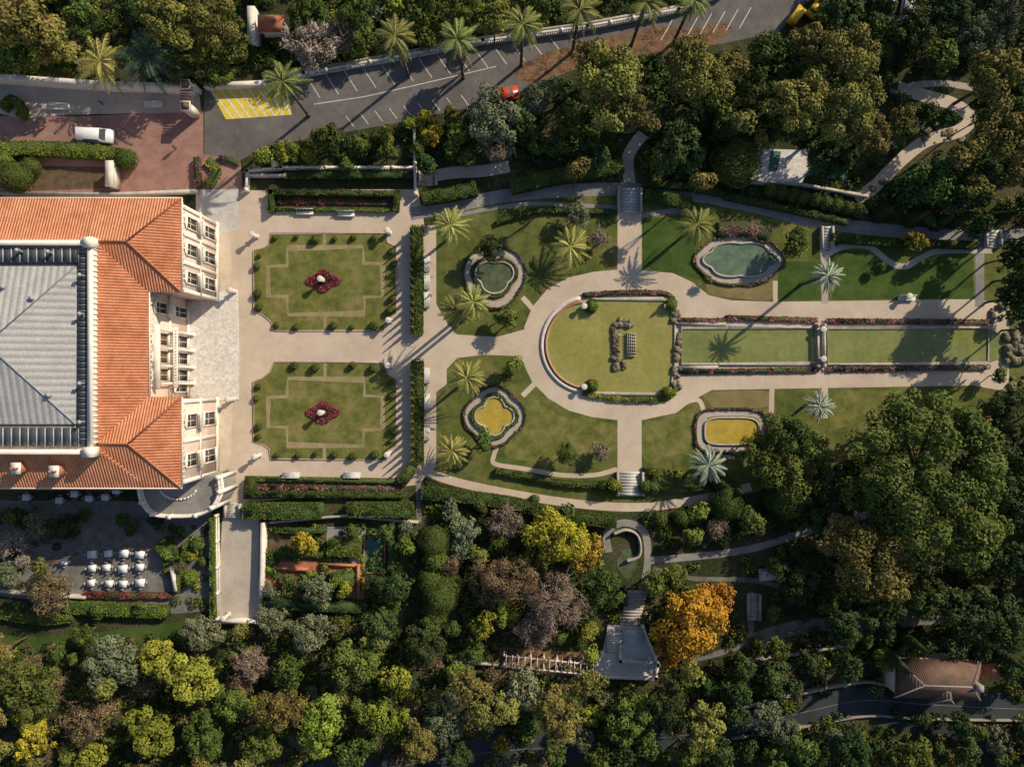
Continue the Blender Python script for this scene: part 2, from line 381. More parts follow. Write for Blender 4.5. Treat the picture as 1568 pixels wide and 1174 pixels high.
# hedge
def hedge(name,pts,wpx,h,lm='hedge',sm=False,closed=False,dens=1.0,ls=.13):
    if sm: pts=smooth(pts,closed)
    w=[T(u,v,h) for u,v in pts]
    if closed: w2=w+[w[0]]
    else: w2=w
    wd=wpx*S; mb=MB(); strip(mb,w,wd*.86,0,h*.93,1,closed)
    for a,b in zip(w2[:-1],w2[1:]):
        a=np.array(a);b=np.array(b);L=np.linalg.norm(b-a)
        if L<1e-3: continue
        d=(b-a)/L;s=np.array([-d[1],d[0]])
        k=int(dens*L*wd*1.1/(ls*ls)); 
        if k>0:
            t=rng.uniform(-.02,1.02,k);q=rng.uniform(-.5,.5,k)
            p=np.zeros((k,3)); p[:,:2]=a+(t*L)[:,None]*d+(q*wd)[:,None]*s
            bumpz=.08*np.sin(p[:,0]*2.1)+.08*np.sin(p[:,1]*2.7+1)
            p[:,:2]+=(.07*np.sin(p[:,0]*3.1+p[:,1]*2.3))[:,None]*s
            p[:,2]=h-rng.uniform(0,.12,k)+bumpz-.2*np.maximum(0,np.abs(q)-.4)*h
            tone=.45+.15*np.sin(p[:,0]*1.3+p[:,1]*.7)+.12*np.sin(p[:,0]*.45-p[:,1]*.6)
            leaves(mb,p,np.array([0,0,1.])+rng.normal(scale=.5,size=(k,3)),ls,tone+rng.uniform(-.4,.4,k))
        k=int(dens*L*h*.9/(ls*ls))
        for sg in (-1,1):
            if k<=0: continue
            t=rng.uniform(0,1,k); p=np.zeros((k,3)); p[:,:2]=a+(t*L)[:,None]*d+sg*(wd*.5-rng.uniform(0,.1,k))[:,None]*s; p[:,2]=rng.uniform(0,h,k)
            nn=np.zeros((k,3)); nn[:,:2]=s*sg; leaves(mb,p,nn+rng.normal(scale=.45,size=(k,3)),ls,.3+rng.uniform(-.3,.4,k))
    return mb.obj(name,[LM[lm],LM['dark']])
def ball_mesh(lm,r,sq=.85):
    mb=MB(); k=int(9*r*r/(.11**2)*.8); d=sph(k,-.7)
    lump=1+.05*np.sin(d[:,0]*7+1)+.05*np.sin(d[:,1]*8)+.04*np.sin(d[:,2]*9)
    leaves(mb,d*(r*rng.uniform(.9,1.03,k)*lump)[:,None]*np.array([1,1,sq])+np.array([0,0,r*.8]),d+rng.normal(scale=.35,size=(k,3)),.11,rng.uniform(.1,.9,k))
    d2=[(r*.82*math.sin(a),r*.8-r*.78*sq*math.cos(a)) for a in np.linspace(.2,3.0,8)]
    lathe(mb,0,0,0,d2,12,1); return mb.mesh('topiary_ball',[LM[lm],LM['dark']])
BM={}
def ball(u,v,rp,lm='hedge',name='topiary_ball'):
    r0=min([.6,1.0,1.8,3.2],key=lambda q:abs(math.log(q/(rp*S)))); key=(lm,r0)
    if key not in BM: BM[key]=ball_mesh(lm,r0)
    r=rp*S; x,y=T(u,v,r); o=bpy.data.objects.new(name,BM[key]); COL.objects.link(o); o.location=(x,y,0); s=r/r0; o.scale=(s*random.uniform(.93,1.07),s*random.uniform(.93,1.07),s); o.rotation_euler=(0,0,random.uniform(0,6)); TREES.append((u,v,rp)); return o
def cone_mesh(lm,r,h):
    mb=MB(); k=int(3.2*r*h/(.1**2)); t=rng.uniform(0,1,k)**1.4; a=rng.uniform(0,6.28,k); rr=r*(1-t)**.8*rng.uniform(.85,1.05,k)
    p=np.stack([rr*np.cos(a),rr*np.sin(a),.1+t*h],1); n=np.stack([np.cos(a),np.sin(a),np.full(k,.35)],1)
    leaves(mb,p,n+rng.normal(scale=.35,size=(k,3)),.12,rng.uniform(.1,.8,k)); lathe(mb,0,0,0,[(r*.8,0),(r*.75,h*.2),(r*.45,h*.6),(.03,h*.97)],8,1)
    return mb.mesh('cypress_tree',[LM[lm],LM['dark']])
CM={}
def cone(u,v,rp,h,lm='hedge',name='topiary_cone'):
    key=(lm,round(rp),h)
    if key not in CM: CM[key]=cone_mesh(lm,rp*S,h)
    x,y=P(u,v) if h<4 else T(u,v,h*.6); o=bpy.data.objects.new(name,CM[key]); COL.objects.link(o); o.location=(x,y,0); return o

# ------------------------------------------------------------ ground and roads
mb=MB(); mb.add([(-1500,-1500,0),(1500,-1500,0),(1500,1500,0),(-1500,1500,0)],[(0,1,2,3)]); mb.obj('ground',[M['ground']])
poly('court_paving',[(-120,178),(130,178),(311,170),(312,292),(-120,300)],.010,M['court'])
poly('driveway',[(-120,120),(60,126),(305,136),(308,172),(100,176),(36,182),(-120,150)],.018,M['path2'])
ROAD=[(313,135),(405,124),(465,118),(600,93),(740,67),(900,44),(1040,20),(1105,-12),(1240,-12),(1225,20),(1190,50),(1100,68),(1020,80),(930,95),(870,110),(800,140),(720,165),(600,190),(470,213),(405,226),(368,246),(313,236)]
poly('parking_road',ROAD,.012,M['asphalt']); EXPOLY.append(ROAD)
poly('leaf_litter',[(790,112),(830,84),(900,66),(1010,40),(1050,46),(1100,36),(1120,46),(1080,72),(960,88),(860,112),(815,128)],.02,M['redsoil'],True)
Q=[(322,139),(436,131),(447,176),(346,183)]
poly('yellow_hatched_marking',Q,.02,M['yellow'])
mb=MB()
def bil(s,t):
    a=[Q[0][i]*(1-s)+Q[1][i]*s for i in(0,1)]; b=[Q[3][i]*(1-s)+Q[2][i]*s for i in(0,1)]
    return P(a[0]*(1-t)+b[0]*t,a[1]*(1-t)+b[1]*t)
for i in range(8):
    s=.0+i*.125; w=.028; sh=.1
    q=[bil(min(1,s),0),bil(min(1,s+w),0),bil(min(1,s+w+sh),1),bil(min(1,s+sh),1)]
    mb.add([(a,b,.026) for a,b in q],[(0,3,2,1)])
mb.obj('white_road_hatching',[M['paint']])
mb=MB()
for k in range(15):
    t=k/14; u=470+t*400; v=116-t*66
    strip(mb,[P(u,v+2),P(u+20,v+34-t*6)],.1,None,.02)
strip(mb,[P(480,160),P(560,148),P(640,130),P(760,102)],.1,None,.02)
for k in range(9):
    u=530+k*22; strip(mb,[P(u,178-k*4),P(u+12,194-k*4)],.1,None,.02)
for k in range(7):
    u=1030+k*20; strip(mb,[P(u,30-k*3),P(u-18,62-k*3)],.1,None,.024)
mb.obj('parking_markings',[M['paint']])
poly('gate_pavement',[(312,236),(368,246),(372,292),(312,292)],.016,M['court'])
LR=[(380,1190),(560,1178),(760,1150),(900,1140),(1100,1118),(1230,1090),(1320,1072),(1420,1078),(1568,1085),(1700,1085)]
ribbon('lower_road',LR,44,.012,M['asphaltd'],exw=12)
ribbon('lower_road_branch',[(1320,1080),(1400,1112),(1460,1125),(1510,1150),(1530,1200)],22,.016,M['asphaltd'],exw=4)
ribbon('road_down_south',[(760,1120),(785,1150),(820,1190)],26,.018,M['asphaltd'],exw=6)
mb=MB(); strip(mb,[P(*p) for p in smooth(LR)],.07,None,.024); mb.obj('road_centre_marking',[M['pathdark']])
wall('road_retaining_wall',[(1120,1088),(1230,1062),(1320,1045),(1360,1050)],3,1.0,M['pathdark'],True)
wall('road_parapet',[(1120,1132),(1240,1112),(1330,1097),(1420,1102),(1568,1104)],2,.6,M['pathdark'],True)

# parterre
PT=[(340,292),(640,290),(650,345),(668,345),(668,465),(685,495),(700,512),(760,516),(808,503),(808,560),(790,545),(740,543),(700,548),(684,565),(684,588),(668,600),(668,712),(640,742),(372,770),(340,770)]
poly('gravel_court',PT,.014,M['path'])
poly('villa_apron_path',[(300,293),(340,293),(352,355),(357,445),(357,612),(352,742),(346,770),(300,770)],.022,M['apron'])
poly('concrete_landing',[(305,290),(366,290),(364,354),(305,356)],.03,M['bluestone'])
poly('villa_terrace',[(270,449),(364,447),(367,612),(270,614)],.12,M['terrace'],skirt=0)
def urn(u,v,h=1.5,name='stone_urn'):
    x,y=P(u,v); mb=MB()
    boxr(mb,x,y,.7,.7,0,.15); boxr(mb,x,y,.5,.5,.15,h*.45,0,0,.9,.9); boxr(mb,x,y,.62,.62,h*.45,h*.5)
    lathe(mb,x,y,h*.5,[(.1,0),(.12,.1),(.25,h*.15),(.38,h*.3),(.42,h*.42),(.48,h*.45),(.4,h*.46),(.2,h*.5)],12)
    return mb.obj(name,[M['white']],smooth=False)
def lawnparterre(y0,flip):
    f=(lambda v:y0+v) if not flip else (lambda v:y0-v)
    o=[(414,0),(592,-1),(593,14),(607,20),(607,122),(594,130),(586,148),(420,149),(414,134),(402,124),(388,118),(388,26),(404,22),(412,16)]
    poly('parterre_lawn',[(u,f(v)) for u,v in o],.05,M['lawn'],skirt=0)
    mb=MB(); strip(mb,[P(u,f(v)) for u,v in o],.16,0,.1,0,True); mb.obj('lawn_edging',[M['pink']])
    c=[(440,22),(556,20),(557,45),(586,46),(586,96),(558,97),(558,122),(441,124),(440,96),(411,95),(411,50),(440,49)]
    mb=MB(); strip(mb,[P(u,f(v)) for u,v in c],.5,None,.058,closed=True)
    for a,b in (((497,1),(497,19)),((498,125),(498,147))): strip(mb,[P(a[0],f(a[1])),P(b[0],f(b[1]))],.5,None,.062)
    mb.obj('parterre_border',[M['band']])
    mb=MB()
    k=1900;a=rng.uniform(0,6.28,k);r=np.sqrt(rng.uniform(.03,1,k)); x0,y0_=P(496,f(72))
    rx=2.3*(1+.16*np.cos(4*a));ry=1.5*(1+.16*np.cos(4*a))
    p=np.stack([x0+rx*r*np.cos(a),y0_+ry*r*np.sin(a),rng.uniform(.1,.4,k)],1)
    leaves(mb,p,np.array([0,0,1.])+rng.normal(scale=.6,size=(k,3)),.13,np.where(r>.55,rng.uniform(.3,1,k),rng.uniform(0,.6,k))); mb.obj('flower_bed',[LM['flow']])
    urn(496,f(72),2.3,'stone_statue')
    for (u,v) in [(422,6),(455,5),(484,8),(511,8),(541,5),(572,6),(598,28),(601,46),(599,98),(596,117),(571,140),(540,143),(511,140),(483,140),(452,143),(424,140),(396,112),(393,92),(393,50),(397,34)]:
        if random.random()<.86: ball(u+random.uniform(-2,2),f(v+random.uniform(-1,1)),random.uniform(3.8,6.8))
lawnparterre(358,False); lawnparterre(703,True)
for u,v in [(393,363),(360,447),(397,697),(357,611),(596,694),(596,357),(598,492),(597,560),(427,258),(350,940)]: urn(u,v,2.2)
for u,v in [(893,592),(1255,505),(1255,550),(1385,455),(893,470)]: urn(u,v,1.5)

def bench(u,v,rot=0,L=2.6,name='garden_bench'):
    x,y=P(u,v); mb=MB(); c,s=math.cos(rot),math.sin(rot)
    def b(cx,cy,sx,sy,z0,z1): boxr(mb,x+cx*c-cy*s,y+cx*s+cy*c,sx,sy,z0,z1,rot)
    for k in range(5): b(0,-.3+k*.15,L,.13,.42,.47)
    for k in range(3): b(0,.42,L,.05,.55+k*.15,.66+k*.15)
    for q in (-1,0,1): b(q*(L/2-.15),.05,.09,.7,0,.42); b(q*(L/2-.15),.38,.08,.07,.42,1.0)
    return mb.obj(name,[M['paint']])
bench(468,326);bench(531,329);bench(447,726,math.pi);bench(540,726,math.pi)
for v in (405,432,460,575,615,662): bench(655,v,math.pi/2,2.4)
bench(92,166,0,3.4);bench(237,163,0,2.8);bench(1386,457,0,2.6)

hedge('clipped_hedge',[(410,293),(612,296)],8,1.2);hedge('clipped_hedge',[(410,320),(595,322)],5,.6,'hedgeb')
hedge('clipped_hedge',[(414,290),(414,324)],8,1.2);hedge('clipped_hedge',[(608,292),(606,322)],8,1.2)
hedge('flower_row',[(422,308),(592,310)],9,.3,'flow')
poly('planter_bed',[(410,290),(612,292),(610,324),(410,324)],.024,M['soil'])
poly('planter_bed',[(375,728),(618,732),(618,760),(372,764)],.024,M['soil'])
hedge('clipped_hedge',[(392,733),(612,737)],6,.7,'hedgeb');hedge('clipped_hedge',[(388,756),(618,758)],9,1.1)
hedge('clipped_hedge',[(384,730),(382,762)],16,1.2);hedge('flower_row',[(398,745),(608,748)],9,.3,'flowp')
hedge('clipped_hedge',[(372,783),(490,783)],24,2.0,'hedge');hedge('clipped_hedge',[(532,781),(632,781)],22,2.0,'hedge')
hedge('clipped_hedge',[(638,348),(638,512)],18,1.3,'hedge');hedge('clipped_hedge',[(639,553),(639,708)],18,1.3,'hedge')
for k in range(13):
    cone(633,356+k*12.2,4,3.4); cone(633,563+k*11.6,4,3.4)
hedge('box_hedge',[(614,740),(632,715)],16,1.2)
balustrade('stone_balustrade',[(378,262),(430,256),(635,256)],1.1);balustrade('stone_balustrade',[(634,200),(636,296)],1.2)
balustrade('stone_balustrade',[(378,262),(376,290)],1.1);balustrade('stone_balustrade',[(380,268),(435,268)],.9)
hedge('clipped_hedge',[(440,268),(628,266)],10,1.3,'hedge')
wall('boundary_wall',[(-60,116),(0,118),(60,122),(150,128),(230,131),(300,133)],7,2.0,M['white'],True,cap=M['white'])
wall('boundary_wall',[(312,131),(360,129),(405,127)],6,1.2,M['white'],cap=M['white'])
balustrade('white_railing',[(405,124),(465,112),(600,88),(740,62),(900,40),(1040,14),(1110,-12)],1.1,mat=M['white'])
wall('roadside_wall',[(405,119),(465,107),(600,83),(740,57),(900,35),(1040,9)],3,.5,M['stone'])
mb=MB(); x,y=P(300,160)
for dy in (1.6,-1.6):
    boxr(mb,x,y+dy,1.1,1.1,0,3.2,0,0); boxr(mb,x,y+dy,1.4,1.4,3.2,3.45,0,0); boxr(mb,x,y+dy,1.2,1.2,3.45,4.0,0,1,.1,.1)
for k in range(7): boxr(mb,x,y-1.2+k*.4,1.9,.12,3.0,3.15,0,1)
mb.obj('gate_pillars',[M['white'],M['darktile']])
mb=MB(); x,y=P(181,273); boxr(mb,x,y,.9,3.6,0,2.2);boxr(mb,x,y,1.2,3.9,2.2,2.4); mb.obj('white_gate_wall',[M['white']])
wall('court_wall',[(0,296),(180,297),(300,292)],5,1.2,M['stone'])
hedge('driveway_hedge',[(-40,228),(60,226),(150,232),(195,240)],22,1.6,'hedgeb',True); ball(192,243,16,'hedge','round_shrub')
ball(20,270,24,'hedge','round_shrub');ball(45,255,15,'hedge','round_shrub');ball(5,245,14,'hedgeb','round_shrub')
hedge('driveway_hedge',[(0,165),(15,150),(30,165),(28,178)],12,1.3,'hedgeb',True)
poly('lower_driveway',[(50,254),(176,256),(176,288),(50,292)],.022,M['soil'])
hedge('flower_row',[(316,245),(330,262),(318,285)],16,.5,'flowy',True);hedge('flower_row',[(335,240),(365,250)],8,.5,'flowp')
hedge('flower_row',[(300,240),(302,285)],10,.9,'flowp')

# ------------------------------------------------------------ central garden
G=[(668,330),(700,322),(780,305),(870,300),(960,300),(1050,307),(1150,325),(1240,345),(1340,360),(1568,370),(1568,600),(1500,640),(1250,720),(1150,755),(1060,775),(950,785),(860,775),(780,762),(700,745),(655,735),(668,600)]
poly('garden_lawn',G,.006,M['lawn2'])
BIG=[(800,530),(803,500),(815,470),(838,443),(870,425),(910,416),(945,413),(983,414),(1030,418),(1060,432),(1085,452),(1120,460),(1185,462),(1500,458),(1545,470),(1545,600),(1490,590),(1090,597),(1062,612),(1035,632),(983,643),(945,643),(905,638),(870,628),(840,610),(815,585),(803,560)]
poly('garden_gravel_walk',BIG,.018,M['path'])
TP=[(628,328),(700,314),(780,299),(870,292),(960,290),(1050,297),(1150,315),(1240,337),(1340,351),(1480,362),(1620,357)]
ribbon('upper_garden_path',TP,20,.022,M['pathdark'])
ribbon('lower_garden_path',[(640,718),(700,738),(780,755),(860,768),(930,775),(1000,775),(1080,762),(1150,745)],13,.022,M['path'])
ribbon('cross_path',[(964,320),(964,440)],37,.026,M['path'],False); ribbon('cross_path',[(964,630),(964,725)],37,.026,M['path'],False)
ribbon('curved_path',[(800,455),(815,472)],8,.03,M['path'],False)
ribbon('curved_path',[(800,606),(818,588)],8,.03,M['path'],False)
ribbon('curved_path',[(765,676),(757,695),(758,710),(800,717),(860,727),(910,727),(945,718)],7,.03,M['path'])
ribbon('curved_path',[(1187,430),(1187,470)],7,.03,M['path'],False);ribbon('curved_path',[(1182,590),(1181,632)],8,.03,M['path'],False)
ribbon('curved_path',[(1258,360),(1262,400),(1263,465)],10,.03,M['path2'],False);ribbon('curved_path',[(1263,590),(1262,640)],10,.03,M['path'],False)
ribbon('curved_path',[(1258,395),(1290,378),(1330,378),(1360,400),(1385,408),(1410,395),(1440,384),(1520,384)],9,.034,M['path2'])
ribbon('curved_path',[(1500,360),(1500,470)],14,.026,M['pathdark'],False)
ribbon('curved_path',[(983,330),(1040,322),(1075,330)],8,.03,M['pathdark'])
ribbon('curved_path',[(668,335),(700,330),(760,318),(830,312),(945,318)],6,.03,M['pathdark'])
ribbon('curved_path',[(1038,620),(1068,612),(1078,632),(1082,665),(1098,690),(1120,700)],7,.032,M['path'])
poly('dry_lawn',[(1082,436),(1100,424),(1180,428),(1180,458),(1120,456),(1088,450)],.024,M['lawndry'],True)
poly('dry_lawn',[(1078,603),(1120,598),(1176,600),(1176,622),(1100,625),(1085,615)],.024,M['lawndry'],True)
poly('dry_lawn',[(812,604),(835,625),(870,640),(940,650),(942,688),(880,700),(800,705),(772,690),(800,640)],.02,M['lawn'],True)
poly('dry_lawn',[(985,650),(1030,640),(1060,622),(1075,650),(1050,690),(1010,700),(985,700)],.02,M['lawn'],True)
poly('lawn',[(1275,384),(1325,384),(1355,404),(1388,414),(1440,392),(1490,388),(1490,456),(1275,458)],.024,M['lawnrich'])
poly('lawn',[(1192,400),(1255,400),(1256,458),(1192,458)],.024,M['lawnrich'])
poly('lawn',[(1190,600),(1258,600),(1255,645),(1190,640)],.024,M['lawn2']);poly('lawn',[(1270,598),(1380,598),(1340,640),(1270,660)],.024,M['lawn'])
poly('lawn',[(985,335),(1040,330),(1075,345),(1065,400),(1085,430),(1060,425),(985,408)],.024,M['lawnrich'],False)
def foil(cx,cy,a,b,n,amp,k=64,ph=0):
    if n==0: # rectangle with clipped, rounded corners
        out=[]
        for i in range(k):
            t=2*math.pi*i/k; c,s=math.cos(t),math.sin(t); e=.5
            out.append((cx+a*.9*math.copysign(abs(c)**e,c),cy+b*.9*math.copysign(abs(s)**e,s)))
        return out
    return [(cx+a*(1-amp+amp*2*abs(math.cos(n*(t+ph)/2)))*math.cos(t)*.9,cy+b*(1-amp+amp*2*abs(math.cos(n*(t+ph)/2)))*math.sin(t)*.9) for t in [2*math.pi*i/k for i in range(k)]]
def pool(cx,cy,a,b,n,amp,wat,ra,rb,ph=0,bed=True):
    mb=MB(); strip(mb,[P(*p) for p in foil(cx,cy,ra,rb,n,amp*.5,ph=ph)],.9,None,.036,closed=True); mb.obj('pool_ring_path',[M['path2']])
    if bed: poly('pool_bed',foil(cx,cy,ra-5,rb-5,n,amp*.5,ph=ph),.03,M['pink'])
    o=foil(cx,cy,a,b,n,amp,ph=ph)
    poly('pool_water',o,.12,wat)
    mb=MB(); strip(mb,[P(*p) for p in foil(cx,cy,a+2,b+2,n,amp,ph=ph)],.3,0,.26,closed=True); mb.obj('pool_stone_rim',[M['stone']])
    if bed: hedge('flower_edging',foil(cx,cy,a+7,b+7,n,amp,28,ph=ph),5,.3,'hedge',closed=True)
    hedge('flower_edging',foil(cx,cy,ra+7,rb+7,n,amp*.5,28,ph=ph),4,.3,'flowp',closed=True)
pool(757,423,28,24,3,.14,M['dpool'],45,45,.5)
pool(757,637,27,26,4,.16,M['ypool'],42,41,0)
pool(1133,398,58,27,6,.07,M['bpool'],68,36,.0,False)
pool(1120,660,44,21,0,.1,M['ypool'],54,31,.0,False)
hedge('flower_bed_planting',[(1100,352),(1140,350),(1180,360)],26,.6,'flowp',True)
arc=[(900+64*math.cos(t),528-66*math.sin(t)) for t in np.linspace(math.pi*.52,math.pi*1.48,30)]
pond=arc+[(903,596),(905,603),(1026,603),(1030,570),(1033,560),(1033,495),(1028,485),(1025,458),(905,458)]
poly('pond_water',pond,.12,M['pond'])
mb=MB(); strip(mb,[P(*p) for p in pond],.34,0,.3,1,True)
strip(mb,[P(900+70*math.cos(t),528-72*math.sin(t)) for t in np.linspace(math.pi*.55,math.pi*1.45,30)],.6,0,.2,0)
strip(mb,[P(900+64.5*math.cos(t),528-66.5*math.sin(t)) for t in np.linspace(math.pi*.55,math.pi*1.45,30)],.3,.29,.34,2)
mb.obj('pond_rim',[M['white'],M['stone'],M['brick']])
hedge('flower_edging',[(893,452),(950,448),(1020,450),(1034,470)],8,.45,'flowp',True)
hedge('flower_edging',[(893,602),(950,611),(1020,610),(1036,592)],8,.45,'flowy',True)
for u,v in [(907,470),(907,590),(1022,600),(1028,466)]: ball(u,v,9,'hedgeb','garden_shrub')
hedge('flower_bed_planting',[(900,466),(912,470)],22,.6,'hedge');hedge('flower_bed_planting',[(900,590),(914,592)],20,.6,'flowy')
def rocks(name,cx,cy,w,h,n,rmin=.2,rmax=.55,zt=.6):
    mb=MB()
    for _ in range(n):
        x,y=P(cx+random.uniform(-w,w),cy+random.uniform(-h,h)); r=random.uniform(rmin,rmax)
        k=7;vs=[];prof=[(1,0),(1.05,.35),(.8,.75),(.35,1)]
        for pr,pz in prof:
            for i in range(k):
                a=6.283*i/k; q=r*pr*random.uniform(.8,1.2); vs.append((x+q*math.cos(a),y+q*math.sin(a),pz*r*zt*2))
        fs=[(j*k+i,j*k+(i+1)%k,(j+1)*k+(i+1)%k,(j+1)*k+i) for j in range(3) for i in range(k)]+[tuple(range(3*k,4*k))]
        mb.add(vs,fs)
    return mb.obj(name,[M['rock']])
rocks('fountain_rockwork',943,530,4,36,34);rocks('fountain_rockwork',956,495,12,5,14);rocks('fountain_rockwork',948,560,9,5,12);rocks('fountain_rockwork',1034,482,5,14,18);rocks('fountain_rockwork',1036,580,5,16,18);rocks('fountain_rockwork',1037,530,3,22,14)
hedge('water_plants',[(940,500),(944,560)],5,.5,'flowp');hedge('water_plants',[(950,496),(966,494)],6,.5,'yg')
mb=MB(); x,y=P(966,528)
for k in range(5): boxr(mb,x-.6+k*.3,y,.1,3.6,.2,.5)
for k in range(8): boxr(mb,x,y-1.7+k*.48,1.5,.1,.5,.58)
mb.obj('fountain_grille',[M['stone']])
mb=MB()
for (u0,u1) in ((1043,1250),(1266,1512)):
    w=[P(u0,501),P(u1,502),P(u1,556),P(u0,558)]; addpoly(mb,w[::-1],.12,0); strip(mb,w,.3,0,.3,1,True)
w=[P(1512,503),P(1540,515),P(1542,545),P(1512,556)]; addpoly(mb,w,.115,0)
mb.obj('garden_canal',[M['canal'],M['stone']])
balustrade('canal_balustrade',[(1253,498),(1253,560)],.9,mat=M['stone']);balustrade('canal_balustrade',[(1263,498),(1263,560)],.9,mat=M['stone'])
for a in ([(1040,490),(1110,491)],[(1112,486),(1250,490)],[(1268,491),(1515,493)],[(1040,569),(1250,566)],[(1268,565),(1512,562)]): hedge('flower_edging',a,8,.4,'flowp')
wall('canal_step',[(1036,496),(1112,496)],5,.4,M['stone']);wall('canal_step',[(1036,563),(1100,562)],5,.4,M['stone'])
rocks('fountain_rockwork',1535,480,20,12,26);rocks('fountain_rockwork',1560,590,20,14,14);rocks('fountain_rockwork',1552,528,14,26,40,.3,.8)
def stairs(name,u,v,wpx,lpx,n,dirv,rise=.07,mat='bluestone',cheek=True):
    x,y=P(u,v); mb=MB(); d=lpx*S/n
    for i in range(n):
        a=y+dirv*d*i; b=y+dirv*d*(i+1); box(mb,x-wpx*S/2,x+wpx*S/2,min(a,b),max(a,b),0,.06+rise*(i+1),0)
    if cheek:
        for sg in (-1,1): cx=x+sg*(wpx*S/2+.2); box(mb,cx-.17,cx+.17,min(y,y+dirv*lpx*S),max(y,y+dirv*lpx*S),0,.3+rise*n,1)
    EXPOLY.append([(u-wpx/2-6,v+4),(u+wpx/2+6,v+4),(u+wpx/2+6,v-dirv*lpx),(u-wpx/2-6,v-dirv*lpx)])
    return mb.obj(name,[M[mat],M['stone']])
stairs('garden_stairs',963,326,30,36,8,1,.1);stairs('garden_stairs',964,722,34,36,8,-1)
stairs('garden_stairs',1264,382,12,34,8,1);stairs('garden_stairs',1518,380,18,26,6,1)
stairs('side_stairs',358,770,18,22,7,-1);stairs('garden_stairs',1153,908,14,40,8,-1,.05,'stone')
hedge('clipped_hedge',[(646,302),(690,296),(730,287)],20,1.6,'hedge',True);hedge('clipped_hedge',[(782,284),(860,268),(955,252)],22,1.7,'hedge',True)
hedge('clipped_hedge',[(988,296),(1020,302),(1060,312)],18,1.2,'hedge');hedge('clipped_hedge',[(985,280),(1050,285),(1110,296)],10,1.2,'hedge',True)
hedge('clipped_hedge',[(1110,300),(1200,318),(1300,340)],9,1,'hedge',True)
hedge('clipped_hedge',[(1275,362),(1330,368),(1500,375)],12,1.2,'hedge',True)
hedge('clipped_hedge',[(760,340),(830,322),(940,324)],8,.6,'hedge',True)
hedge('clipped_hedge',[(760,720),(840,736),(900,742),(945,738)],9,.8,'hedge',True)
hedge('clipped_hedge',[(645,755),(720,762),(790,772),(860,790),(945,800)],18,1.6,'hedge',True)
hedge('clipped_hedge',[(1000,735),(1040,742),(1080,738)],22,1.2,'hedge',True)
for u in (925,940,1000,988): ball(u,745,10,'hedge')
hedge('flower_bed_planting',[(985,720),(1045,726)],10,.5,'flowy')
for k in range(9): ball(1180+k*17,290+k*4,11,'hedge','round_shrub')

# ------------------------------------------------------------ south terraces
poly('terrace_walk',[(346,770),(398,770),(394,950),(332,950),(340,800)],.02,M['path2'])
wall('terrace_wall',[(402,800),(400,870),(396,952)],6,1.4,M['white']);wall('terrace_wall',[(331,952),(396,952)],5,1.2,M['white']);balustrade('stone_balustrade',[(330,790),(332,948)],1.0)
hedge('clipped_hedge',[(324,795),(325,945)],8,1.6,'hedgeb')
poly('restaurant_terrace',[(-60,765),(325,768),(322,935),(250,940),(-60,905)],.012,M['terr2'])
def table(u,v,w=1.25):
    x,y=P(u,v); e=empty('dining_table',(x,y,0)); e.rotation_euler=(0,0,random.uniform(-.12,.12)); mb=MB(); boxr(mb,0,0,w,w*.85,.72,.77,0,0);boxr(mb,0,0,w*.98,w*.83,.35,.715,0,0,.97,.97);boxr(mb,0,0,.12,.12,0,.35,0,0); mb.obj('table_top',[M['cloth']],e)
    mb=MB()
    for sx,sy in ((-1,0),(1,0),(0,1),(0,-1)):
        cx=sx*(w*.5+.2); cy=sy*(w*.42+.2)
        boxr(mb,cx,cy,.38,.38,.42,.47); boxr(mb,cx+sx*.17,cy+sy*.17,.06 if sx else .38,.06 if sy else .38,.47,.9)
        for a in(-.15,.15):
            for b in(-.15,.15): boxr(mb,cx+a,cy+b,.04,.04,0,.42)
    mb.obj('chairs',[M['chair']],e)
for v in (845,868,892):
    for u in (145,169,193,218): table(u+random.uniform(-2.5,2.5),v+random.uniform(-2,2),random.choice((1.15,1.35)))
for u,v in [(95,765),(118,755),(140,762),(165,760),(182,750),(102,858),(45,760)]: table(u,v,1.1)
hedge('flower_row',[(128,910),(190,912),(262,912)],9,.7,'flow');hedge('clipped_hedge',[(100,930),(180,935),(255,938)],18,1.4,'hedgeb',True)
hedge('clipped_hedge',[(245,830),(262,860)],24,1.6,'hedge');hedge('clipped_hedge',[(285,830),(270,905)],8,1.2,'hedgeb')
hedge('clipped_hedge',[(0,940),(60,950),(110,945)],14,1.2,'hedgeb',True)
poly('grass_bank',[(-60,968),(60,975),(130,970),(325,945),(320,975),(60,995),(-60,985)],.03,M['lawnrich'])
wall('terrace_wall',[(262,870),(268,905)],5,1.4,M['white']);wall('terrace_wall',[(0,905),(20,908),(130,915)],4,1.0,M['stone'])
# spanish garden
poly('brick_garden_paving',[(410,860),(560,860),(556,925),(405,925)],.014,M['brick'])
poly('garden_plot',[(412,803),(500,803),(500,860),(412,860)],.022,M['soil']);poly('garden_plot',[(425,876),(545,876),(540,908),(420,915)],.022,M['soil']);poly('garden_plot',[(500,806),(560,806),(560,862),(500,862)],.018,M['pathdark'])
poly('teal_pool',[(560,820),(588,820),(586,872),(556,876)],.03,M['teal']);wall('pool_edge',[(558,818),(590,818),(588,876),(555,878)],2,.3,M['brick'],closed=True)
wall('brick_wall',[(418,870),(470,872)],4,.6,M['brick']);wall('brick_wall',[(548,865),(548,925)],4,.9,M['brick']);wall('brick_wall',[(490,864),(548,866)],4,.6,M['brick'])
hedge('clipped_hedge',[(502,838),(552,840)],26,1.5,'hedgeb');hedge('clipped_hedge',[(505,888),(540,886)],22,1.5,'hedgeb');hedge('clipped_hedge',[(400,925),(560,930)],16,1.5,'dark')
